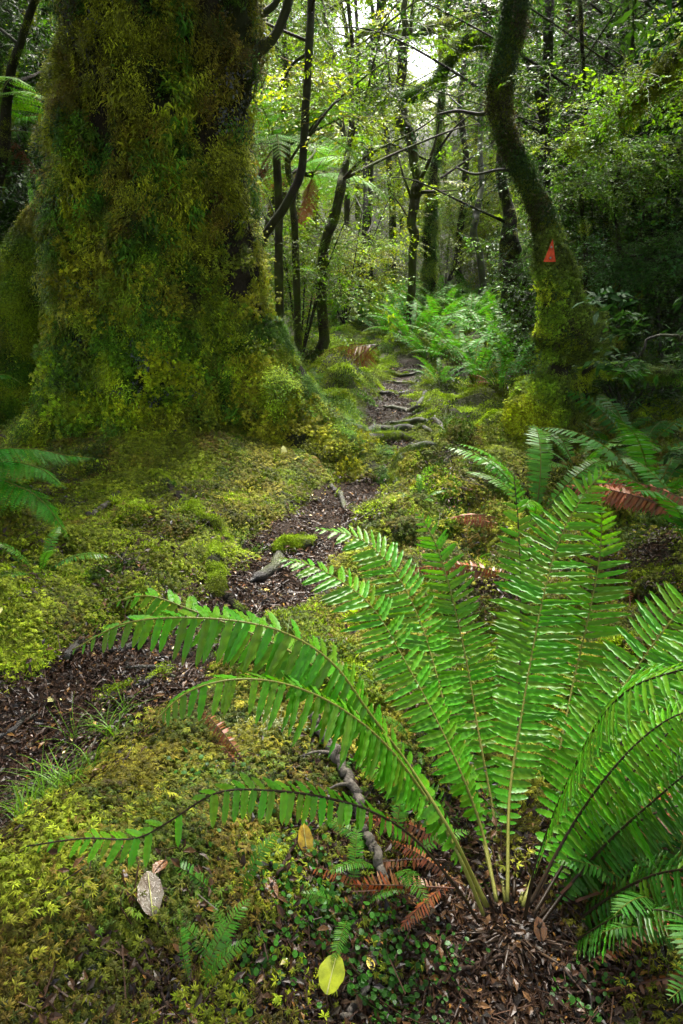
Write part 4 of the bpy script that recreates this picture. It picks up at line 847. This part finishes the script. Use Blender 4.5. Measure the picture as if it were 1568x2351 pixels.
def crown(name, parent, base, blobs, key, tint, scl=1., hang=.25):
    PP = []; 
    for c, r, n in blobs:
        X = RS.normal(0, 1, (n, 3))*np.asarray(r)*.55; PP.append(np.asarray(c)+X)
    P = np.concatenate(PP); P = P[P[:, 2] > H(P[:, 0], P[:, 1])+.03]; P = P[~((P[:, 1] > 3.5) & gap(P))]; a = RS.rand(len(P))*6.283; D = np.stack([np.cos(a), np.sin(a), RS.normal(-hang, .35, len(P))], 1)
    Mx = frame(np.tile([[0, 0, 1.]], (len(P), 1))+RS.normal(0, .3, (len(P), 3)), D); v = fbm(P[:, 0]*.8, P[:, 1]*.8, P[:, 2]*.8, 21)
    tn = np.asarray(tint)*(.6+.8*v)[:, None]*np.stack([.8+.5*RS.rand(len(P)), np.ones(len(P)), .7+.6*RS.rand(len(P))], 1)
    return scatter(name, key, P, Mx, scl*(.7+.6*RS.rand(len(P))), tn, parent, base)
def tree(label, pix, rpx, tint=LEAF_A, mat=None, branches=(), nb=5, blobs=(), foliage=60, key='spray', seed=0, moss=0, name='forest_tree', group=None, cat='tree', sides=12, scl=1., noise=.2, hangm=False, ext=4.0, wob=.06):
    """pix = [(px,py,Y)] from the foot up"""
    rs = np.random.RandomState(900+seed); Q = [at(*q) for q in pix]; rr = [r_/1568*q[2] for r_, q in zip(rpx, pix)]
    Q[0][2] = float(H(Q[0][0], Q[0][1]))-.08
    if ext and Q[-1][2] > 2.5:
        dd = norm(Q[-1]-Q[-2]); dd[2] = max(dd[2], .6); Q.append(Q[-1]+dd*ext*.5+rs.normal(0, .15, 3)); Q.append(Q[-1]+dd*ext*.5+rs.normal(0, .2, 3)); rr += [rr[-1]*.7, rr[-1]*.35]
    P, R = spline(Q, 12*len(Q), rr); P[2:-2] += (np.stack([vnoise(np.arange(len(P)-4)*.16, k, 0, seed+60) for k in range(3)], 1)-.5)*(wob+R[2:-2, None]*.3)
    o = thing(name, label, cat, P[0], group); t = tube(P, R, sides, noise, 8, seed); put('trunk', t, mat or M_bark, o, P[0]); bl = [(c, r, n) for c, r, n in blobs]
    for br, w0 in branches:
        B = [at(*q) for q in br]; k = np.argmin(np.linalg.norm(P-B[0], axis=1)); B[0] = P[k]; bp_, bw = spline(B, 10*len(B), np.linspace(w0/1568*br[0][2], .004, len(B))); put('branch', tube(bp_, bw, 8, .2, 9), mat or M_bark, o, P[0])
        for s_ in np.linspace(.35, 1, 5): bl.append((bp_[int(s_*(len(bp_)-1))], (.35, .35, .25), max(2, foliage//18)))
    for k in range(nb):
        q = int(len(P)*(.35+.6*rs.rand())); a = rs.rand()*6.283; L = (.7+1.2*rs.rand())*min(1.6, max(.6, P[-1, 2]/4)); p0 = P[q]; dd = np.array([math.cos(a), math.sin(a), .35+.4*rs.rand()])
        B = spline([p0, p0+dd*L*.35+rs.normal(0, .05, 3), p0+dd*L*.7+[0, 0, -.05]+rs.normal(0, .08, 3), p0+dd*L*np.array([1, 1, .75])], 16)
        put('branch', tube(B, np.linspace(min(max(R[q]*.45, .006), .022), .003, 16), 6, .15, 9), mat or M_bark, o, P[0])
        for s_ in (6, 10, 15): bl.append((B[s_], (.45, .45, .3), max(2, foliage//(nb*3) if nb else 0)))
    if bl: crown('crown', o, P[0], bl, key, tint, scl)
    if moss:
        X, N = sample(t[0], t[1], moss, rs); k = X[:, 2] < 7; X, N = X[k], N[k]; scatter('trunk_moss', 'hang', X, on_bark(X, N), (.75 if not hangm else 1.7)*(.7+.6*RS.rand(len(X))), moss_tint(X, 9, LOW_PAL*.8), o, P[0])
    return o, P, R
bt_ = 'thin trees in the woods behind the path'
tree('forked grey tree rising from the far ferns under the gap of sky', [(938, 720, 11), (948, 600, 11), (948, 520, 11), (955, 460, 11), (960, 430, 11), (950, 380, 11), (936, 310, 11), (919, 260, 11), (920, 190, 11), (922, 125, 11), (928, 60, 11), (936, -60, 11)],
     [10, 9, 10, 11, 13, 10, 11, 10, 9, 9, 6, 5], LEAF_D, M_bark, [([(922, 125, 11), (942, 75, 11), (946, 20, 11), (965, -80, 11)], 6), ([(940, 335, 11), (922, 300, 11.2), (905, 250, 11.3), (888, 130, 11.4), (870, 20, 11.5)], 6), ([(962, 445, 11), (990, 440, 10.9), (1050, 437, 10.8)], 5), ([(962, 420, 11), (985, 370, 10.8), (1005, 300, 10.7), (1012, 220, 10.6)], 5), ([(948, 520, 11), (925, 480, 11), (895, 440, 11)], 3), ([(950, 470, 11), (925, 400, 11), (910, 340, 11.2)], 4)], nb=0, foliage=60, seed=1, group=bt_)
tree('dark leaning trunk behind the red brown fronds, right of the tree fern', [(735, 665, 9), (742, 590, 9), (758, 510, 9), (778, 430, 9), (795, 350, 9.2), (810, 200, 9.5), (800, 40, 9.6)], [13, 11, 11, 10, 7, 5, 4], LEAF_A, M_bark, nb=6, foliage=110, seed=2, group=bt_, moss=150)
tree('dark straight trunk nearest the giant tree on its right', [(676, 670, 8.5), (672, 540, 8.5), (668, 440, 8.6), (660, 300, 8.8), (650, 100, 9)], [9, 8, 7, 6, 5], LEAF_A, M_bark, nb=6, foliage=110, seed=3, group=bt_, moss=100)
tree('slender black stem bowing beside the giant tree', [(540, 900, 6.4), (580, 640, 6.3), (598, 560, 6.2), (652, 475, 6.1), (690, 395, 6.1), (700, 290, 6.1), (706, 160, 6.1), (714, 0, 6.2), (712, -160, 6.3)], [10, 10, 9, 9, 9, 8, 8, 7, 6], LEAF_D, M_barkd, [([(700, 340, 6.1), (725, 290, 6.0), (765, 240, 6.0), (790, 225, 6)], 4), ([(705, 120, 6.1), (670, 150, 6.2), (640, 210, 6.3)], 4)], nb=2, foliage=50, seed=4, wob=.0, group=bt_)
tree('trunk curtained with hanging green moss, right of the forked tree', [(985, 700, 12.5), (985, 600, 12.5), (988, 510, 12.5), (1000, 380, 12.6), (1010, 200, 12.8)], [12, 14, 16, 8, 6], LEAF_B, M_trunk, nb=4, foliage=90, seed=5, group=bt_, moss=400, hangm=True)
tree('pale crooked sapling right of the moss curtained trunk', [(1112, 660, 13), (1098, 590, 13), (1082, 530, 13), (1098, 480, 13), (1105, 400, 13.2), (1100, 200, 13.5)], [8, 8, 8, 7, 6, 4], LEAF_D, M_root, nb=5, foliage=120, seed=6, group=bt_)
tree('dark thin trunk left of the sky gap', [(845, 700, 14), (850, 400, 14), (855, 200, 14), (862, 90, 14), (872, -20, 14)], [8, 8, 9, 9, 8], LEAF_D, M_barkd, nb=5, foliage=110, seed=7, group=bt_)
tree('short dark post like trunk just left of the far ferns', [(828, 690, 12), (828, 640, 12), (831, 560, 12), (838, 380, 12.5), (820, 150, 13)], [8, 7, 6, 5, 4], LEAF_A, M_barkd, nb=6, foliage=130, seed=8, group=bt_)
tree('dark trunk directly behind the distant tree fern', [(902, 690, 16), (904, 600, 16), (898, 450, 16), (880, 200, 16.5)], [9, 8, 7, 5], LEAF_A, M_barkd, nb=6, foliage=130, seed=9, group=bt_)
tree('mossy leaning sapling left of the pale crooked one', [(1062, 700, 15), (1050, 560, 15), (1068, 420, 15), (1060, 200, 15.5)], [9, 8, 7, 6], LEAF_D, M_trunk, nb=6, foliage=150, seed=10, group=bt_)
tree('thin straight sapling between the leaning trunk and the far ferns', [(790, 690, 13), (795, 500, 13), (790, 300, 13.3), (760, 100, 13.6)], [6, 6, 5, 4], LEAF_A, M_bark, nb=6, foliage=130, seed=11, group=bt_)
tree('gnarled mossy trunk behind the burls of the curved tree', [(1190, 800, 9.5), (1185, 700, 9.5), (1180, 600, 9.6), (1165, 480, 9.8), (1140, 300, 10), (1120, 60, 10.2)], [44, 36, 26, 12, 9, 7], LEAF_B, M_trunk, nb=5, foliage=110, seed=12, moss=500, group=bt_)
tree('dark forked trunk right of the curved tree top', [(1290, 900, 7.6), (1270, 640, 7.6), (1252, 420, 7.6), (1250, 330, 7.6), (1256, 240, 7.6), (1264, 120, 7.6), (1268, -20, 7.7)], [15, 14, 12, 12, 11, 10, 10], LEAF_B, M_barkd, [([(1252, 300, 7.6), (1225, 180, 7.5), (1195, 115, 7.4), (1180, 60, 7.4)], 7)], nb=4, foliage=110, seed=13, group=bt_)
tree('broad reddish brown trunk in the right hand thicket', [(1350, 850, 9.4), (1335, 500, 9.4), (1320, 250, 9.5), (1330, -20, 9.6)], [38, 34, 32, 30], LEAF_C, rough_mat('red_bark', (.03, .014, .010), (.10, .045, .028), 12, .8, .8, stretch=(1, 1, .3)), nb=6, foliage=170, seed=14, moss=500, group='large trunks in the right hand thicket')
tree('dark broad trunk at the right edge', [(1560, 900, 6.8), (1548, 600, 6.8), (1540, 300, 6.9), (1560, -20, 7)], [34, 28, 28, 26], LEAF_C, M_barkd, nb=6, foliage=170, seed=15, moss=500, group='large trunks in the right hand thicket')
for k, (a, yy, ww, lab) in enumerate([(1350, 6.2, 5, 'thin dark liana stem nearest the curved tree burls'), (1392, 7.4, 7, 'mossy pole like stem in the right thicket'), (1425, 5.8, 5, 'bare thin stem rising above the mossy branch'), (1462, 7.8, 9, 'dark pole stem in the right thicket beside the bare thin one'), (1490, 6.4, 4, 'very thin liana left of the right edge trunk'), (1520, 8.2, 8, 'stem half hidden behind the right edge trunk'), (1330, 8.6, 6, 'slim trunk in front of the reddish brown one'), (1405, 10, 9, 'deep shaded trunk far inside the right thicket')]):
    j_ = RS.normal(0, 14, 4); tree(lab, [(a+j_[0], 900, yy), (a+j_[1], 600, yy), (a+j_[2], 300, yy), (a+j_[3]*2, -30, yy+.2)], [ww, ww, ww*.85, ww*.7], LEAF_C, M_barkd if k % 2 else M_trunk, nb=5, foliage=130, seed=20+k, moss=120, group='thin stems in the right hand thicket', sides=8)
for k, (pts, ww, lab) in enumerate([([(60, 900, 8), (90, 500, 8), (130, 250, 8), (60, 0, 8.2)], 11, 'leaning dark stem beyond the left side of the giant tree'), ([(-40, 900, 9), (20, 450, 9), (95, 120, 9), (110, -20, 9)], 10, 'mossy stem at the top left corner'), ([(150, 800, 10), (140, 400, 10), (160, 100, 10), (150, -20, 10)], 9, 'pale stem just showing past the giant tree left side'), ([(-80, 900, 6.5), (-20, 500, 6.4), (20, 200, 6.3), (60, 60, 6.3)], 12, 'crooked dark limb at the left edge'), ([(560, 760, 12), (620, 500, 12), (650, 200, 12.2), (600, 0, 12.4)], 8, 'thin pale tree behind the tree ferns')]):
    tree(lab, pts, [ww, ww, ww*.8, ww*.6], LEAF_A if k in (2, 4) else LEAF_C, M_barkd if k % 2 == 0 else M_trunk, nb=6, foliage=170, seed=40+k, moss=150, group='stems behind the giant tree')
for k, (a, yy, ww, lab) in enumerate([(700, 17, 7, 'distant slim trunk left of the thin straight sapling'), (760, 19, 8, 'distant trunk seen through the leaning trunk gap'), (812, 21, 8, 'far pale trunk under the left rim of the sky gap'), (925, 20, 7, 'far trunk hidden behind the forked tree'), (1030, 18, 8, 'far trunk right of the moss curtained trunk'), (1085, 22, 9, 'far mossy trunk under the right rim of the sky gap'), (1140, 17, 8, 'distant trunk left of the gnarled mossy one'), (1230, 18, 9, 'distant trunk glimpsed right of the curved tree'), (640, 20, 9, 'far dim trunk behind the tree fern crown')]):
    j_ = RS.normal(0, 16, 4); tree(lab, [(a+j_[0], 690, yy), (a+j_[1], 500, yy), (a+j_[2], 250, yy), (a+j_[3], 30, yy)], [ww*.8, ww*.7, ww*.6, ww*.5], LEAF_D, M_bark, nb=7, foliage=190, seed=60+k, group='distant trunks in the woods', sides=8, scl=1.3, ext=3)
# shrubs and boughs of the understorey
def shrub(label, px, Y, h_, r, n, tint, key='spray', scl=1., name='shrub', foot=None):
    b = at(px, 900, Y); b[2] = float(H(b[0], b[1]))-.02; o = thing(name, label, 'shrub', b, 'understorey shrubs'); bl = []
    for k in range(6):
        a = RS.rand()*6.283; e = b+np.array([math.cos(a)*r*.7, math.sin(a)*r*.7, h_*(.6+.4*RS.rand())]); P = spline([b, (b+e)/2+RS.normal(0, .08, 3)+[0, 0, .1*h_], e], 14); put('stem', tube(P, np.linspace(.014, .004, 14), 6, .2, 9), M_barkd, o, b)
        for q in (5, 9, 13): bl.append((P[q], (r*.55, r*.55, h_*.3), n//18))
    crown('foliage', o, b, bl, key, tint, scl)
shrub('bright green leafy shrub under the tree fern', 690, 9.0, 2.6, 1.0, 260, LEAF_A)
shrub('yellow green shrub left of the far ferns', 790, 11.5, 2.2, 1.0, 260, LEAF_D)
shrub('dense shrub behind the far fern patch', 1010, 15.5, 2.2, 1.4, 330, LEAF_A)
shrub('shrub right behind the far fern patch', 1120, 14.5, 2.8, 1.2, 330, LEAF_D)
shrub('leafy shrub in the gap behind the curved tree', 1250, 11.5, 2.2, .9, 240, LEAF_A)
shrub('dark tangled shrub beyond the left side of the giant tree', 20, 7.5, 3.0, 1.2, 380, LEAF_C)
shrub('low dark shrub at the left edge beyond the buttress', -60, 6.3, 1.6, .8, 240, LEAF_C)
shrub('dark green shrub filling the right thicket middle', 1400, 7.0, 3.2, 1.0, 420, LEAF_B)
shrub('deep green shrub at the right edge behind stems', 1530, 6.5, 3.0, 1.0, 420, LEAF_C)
shrub('dim shrub further back in the right thicket', 1470, 9.5, 4.5, 1.6, 480, LEAF_B, scl=1.2)
shrub('low tangled shrub right of the curved tree base', 1440, 5.6, .8, .5, 120, LEAF_C, scl=.7)
shrub('glossy broad leaved shrub cut by the right edge', 1720, 3.8, 1.3, .4, 60, (.016, .05, .010), 'broad', .6)
def bough(label, pts, r0, blob, n, tint, key='spray', scl=1., moss=0, mat=None, mscl=1.):
    B, R = spline([at(*q) for q in pts], 14*len(pts), np.linspace(r0, r0*.3, len(pts))); B += (np.stack([vnoise(np.arange(len(B))*.3, k, 0, len(label)) for k in range(3)], 1)-.5)*.06
    o = thing('overhanging_bough', label, 'branch', B[0]); t = tube(B, R, 8, .25, 12); put('limb', t, mat or M_barkd, o, B[0])
    if n: crown('foliage', o, B[0], [(B[int(s_*(len(B)-1))]+[0, 0, .03], blob, n//8) for s_ in np.linspace(.1, 1, 8)], key, tint, scl)
    if moss: X, N = sample(t[0], t[1], moss); scatter('hanging_moss', 'hang', X, on_bark(X, N), mscl*(.9+.8*RS.rand(len(X))), moss_tint(X, 9, LOW_PAL*.8), o, B[0])
bough('mossy bough with bright young leaves reaching in at upper right', [(1720, 60, 4.2), (1568, 130, 4.2), (1480, 200, 4.2), (1420, 265, 4.9), (1350, 330, 5.4), (1310, 320, 5.6)], .035, (.30, .30, .10), 190, (.15, .32, .012), scl=.6, moss=160)
bough('leafy dark branch below the mossy bough', [(1700, 250, 5.6), (1568, 330, 5.6), (1450, 400, 5.7), (1370, 420, 5.8)], .02, (.32, .3, .14), 190, (.10, .24, .015), scl=.65)
bough('branch with blue green leaves at mid right', [(1700, 560, 5.4), (1540, 600, 5.5), (1440, 590, 5.7), (1380, 620, 5.8)], .018, (.3, .3, .16), 170, (.05, .16, .03), scl=.65)
bough('moss draped horizontal limb right of the curved tree base', [(1700, 880, 4.0), (1568, 870, 4.1), (1470, 855, 4.3), (1390, 850, 4.5), (1335, 862, 4.7), (1325, 960, 4.8), (1330, 1040, 4.85)], .035, (.1, .1, .1), 0, LEAF_C, moss=200, mat=M_trunk, mscl=.55)
bough('dark broad leaves hanging in at the top right corner', [(1800, -60, 3.2), (1640, -20, 3.2), (1540, 10, 3.3), (1470, -10, 3.4)], .012, (.16, .2, .10), 16, (.02, .06, .010), 'broad', .65)
bough('shaded broad leaved spray at the right edge mid height', [(1720, 700, 2.8), (1600, 760, 2.8), (1500, 790, 2.9), (1440, 830, 3.0)], .010, (.12, .2, .08), 14, (.014, .045, .008), 'broad', .55)
bough('moss hung arching limb at right of the sky gap', [(1230, 60, 9), (1130, 90, 9), (1060, 100, 9), (1010, 170, 9.1), (960, 210, 9.3), (900, 230, 9.5)], .06, (.4, .4, .25), 60, LEAF_A, moss=500, mat=M_trunk)
bough('dark limb crossing the top of the sky gap', [(1150, 30, 12), (1050, 50, 12), (940, 75, 12), (860, 60, 12), (790, 110, 12)], .07, (.6, .6, .3), 80, LEAF_A, moss=300)
# branches of the giant and curved trees
for pts, r0, rt in [([(560, 150, 5.3), (600, 112, 5.3), (628, 85, 5.3), (650, 40, 5.3), (665, -10, 5.3), (680, -120, 5.4)], .040, (giant, GB)), ([(560, 70, 5.3), (590, 40, 5.3), (630, 10, 5.3), (650, -40, 5.3)], .03, (giant, GB)), ([(1148, 248, 5), (1105, 262, 5.1), (1050, 255, 5.2), (1010, 262, 5.3)], .014, (curved, CB)), ([(1203, 400, 5), (1150, 390, 5), (1090, 400, 5.1), (1050, 385, 5.2)], .011, (curved, CB))]:
    B, R = spline([at(*q) for q in pts], 30, np.linspace(r0, r0*.6, len(pts))); put('branch', tube(B, R, 10, .2, 9), M_barkd, rt[0], rt[1])
# crowns of the two near trees, above the frame (they shade the foreground)
gt = GB+[0, 0, 0]
crown('crown', giant, GB, [((gt[0]+a, gt[1]+b, c), (2.2, 2.2, 1.0), 420) for a, b, c in [(-1.5, -1, 8), (1.0, -2.2, 8.6), (-2.5, 1.5, 8.5), (0, .5, 10.5), (-.5, -4.2, 8.2)]], 'spray', LEAF_B, 2.6)
crown('crown', curved, CB, [((CB[0]+a, CB[1]+b, c), (1.6, 1.6, .7), 260) for a, b, c in [(2.6, -.4, 6.2), (3.4, 1.2, 6.0)]], 'spray', LEAF_B, 2.2)
# unseen trees added around and behind the viewpoint to block light
for k, (x, y, z, lab) in enumerate([(-4.5, 1.0, 7.5, 'unseen leafy tree added left of the viewpoint to block light'), (6.6, 1.0, 7.5, 'unseen leafy tree added right of the viewpoint to block light'), (0.5, -4.0, 8.0, 'unseen leafy tree added behind the viewpoint to block light')]):
    b = np.array([x, y, float(H(x, y))-.1]); o = thing('forest_tree', lab, 'tree', b); put('trunk', tube(np.array([b, b+[.1, 0, 2], b+[0, .1, 4], b+[.1, .1, z]]), [.25, .2, .17, .1], 14, .2, 4), M_trunk, o, b)
    crown('crown', o, b, [(b+[a_, c_, z+d_-.5], (1.9, 1.9, 1.0), 230) for a_, c_, d_ in [(0, 0, 1), (1.5, 1, -.5), (-1.5, .6, -.4), (.4, -1.5, .2), (0, 1.8, -2)]], 'spray', LEAF_B, 2.4)

# the woods beyond: uncountable foliage filling the depth
def woods(n, y0, y1, key, scl, zlo, zhi, tintA, tintB, dens=.42, seed=1, xr=.62, xl=None):
    y = y0+(y1-y0)*RS.rand(n); x = (RS.rand(n)*2-1)*(y*xr+1) if xl is None else y*(xl[0]+(xl[1]-xl[0])*RS.rand(n)); z = H(x, y)+zlo+(zhi(y)-zlo)*RS.rand(n); P = np.stack([x, y, z], 1)
    k = (fbm(x*.55, y*.55, z*.7, seed) > dens) & ~gap(P); P = P[k]; a = RS.rand(len(P))*6.283; D = np.stack([np.cos(a), np.sin(a), RS.normal(-.35, .35, len(P))], 1)
    Mx = frame(np.tile([[0, 0, 1.]], (len(P), 1))+RS.normal(0, .3, (len(P), 3)), D); q = fbm(P[:, 0]*.5, P[:, 1]*.4, P[:, 2]*.6, seed+3)[:, None]; q = np.clip((q-.3)*2.5, 0, 1)
    return scatter('far_woods', key, P, Mx, scl*(.7+.6*RS.rand(len(P))), (np.array(tintA)*(1-q)+np.array(tintB)*q)*bright(len(P), .55, 1.35))
tag(woods(1600, 13.2, 18, 'spray', .9, .0, lambda y: .5+0*y, LEAF_B, LEAF_A, .40, 31), 'low leafy undergrowth on the floor of the woods', 'undergrowth')
tag(woods(9500, 12.5, 19, 'spray', 1.15, .1, lambda y: 1.4+y*.34, LEAF_A, LEAF_D, .45, 1), 'yellow green small leaved foliage filling the middle of the woods', 'foliage')
tag(woods(1500, 8.5, 12.5, 'spray', .9, 2.2, lambda y: 1.6+y*.40, LEAF_A, LEAF_D, .42, 41, xl=(-.34, .02)), 'light green leaves hanging high beside the giant tree', 'foliage')
tag(woods(7500, 17, 30, 'spray', 1.9, .2, lambda y: 1.4+y*.32, LEAF_A, LEAF_D, .46, 5), 'sunlit foliage of the distant woods behind the path', 'foliage')
tag(woods(9500, 30, 40, 'spray', 3.3, 0, lambda y: 1.4+y*.36, LEAF_A, LEAF_D, .25, 9), 'furthest foliage closing off the woods', 'foliage')
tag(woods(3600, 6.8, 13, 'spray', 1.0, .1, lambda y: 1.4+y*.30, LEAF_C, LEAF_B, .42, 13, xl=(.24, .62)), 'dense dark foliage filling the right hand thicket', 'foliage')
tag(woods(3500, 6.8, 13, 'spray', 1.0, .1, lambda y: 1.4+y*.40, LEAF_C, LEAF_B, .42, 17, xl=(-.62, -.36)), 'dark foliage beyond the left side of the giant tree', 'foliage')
hz = bpy.data.materials.new('haze_air'); hz.use_nodes = True; hn = hz.node_tree; hn.nodes.clear()
ho = hn.nodes.new('ShaderNodeOutputMaterial'); pv = hn.nodes.new('ShaderNodeVolumePrincipled'); pv.inputs['Color'].default_value = (.93, .96, .90, 1); pv.inputs['Density'].default_value = HAZE; pv.inputs['Anisotropy'].default_value = .35
hn.links.new(pv.outputs[0], ho.inputs['Volume'])
x0, x1, yy0, yy1, z0, z1 = XS[0]-2, XS[-1]+2, YS[0]-2, YS[-1]+2, float(gv[:, 2].min())-1.2, float(gv[:, 2].max())+3
v = np.array([(x, y, z) for x in (x0, x1) for y in (yy0, yy1) for z in (z0, z1)]); f = [(0, 1, 3), (0, 3, 2), (4, 6, 7), (4, 7, 5), (0, 4, 5), (0, 5, 1), (2, 3, 7), (2, 7, 6), (0, 2, 6), (0, 6, 4), (1, 5, 7), (1, 7, 3)]
tag(put('haze', (v, np.array(f), np.ones_like(v)), hz, smooth=False), kind='stuff')
print('haze box', x0, x1, yy0, yy1, z0, z1)
print('instances', NINST[0], 'objects', len(S.objects))
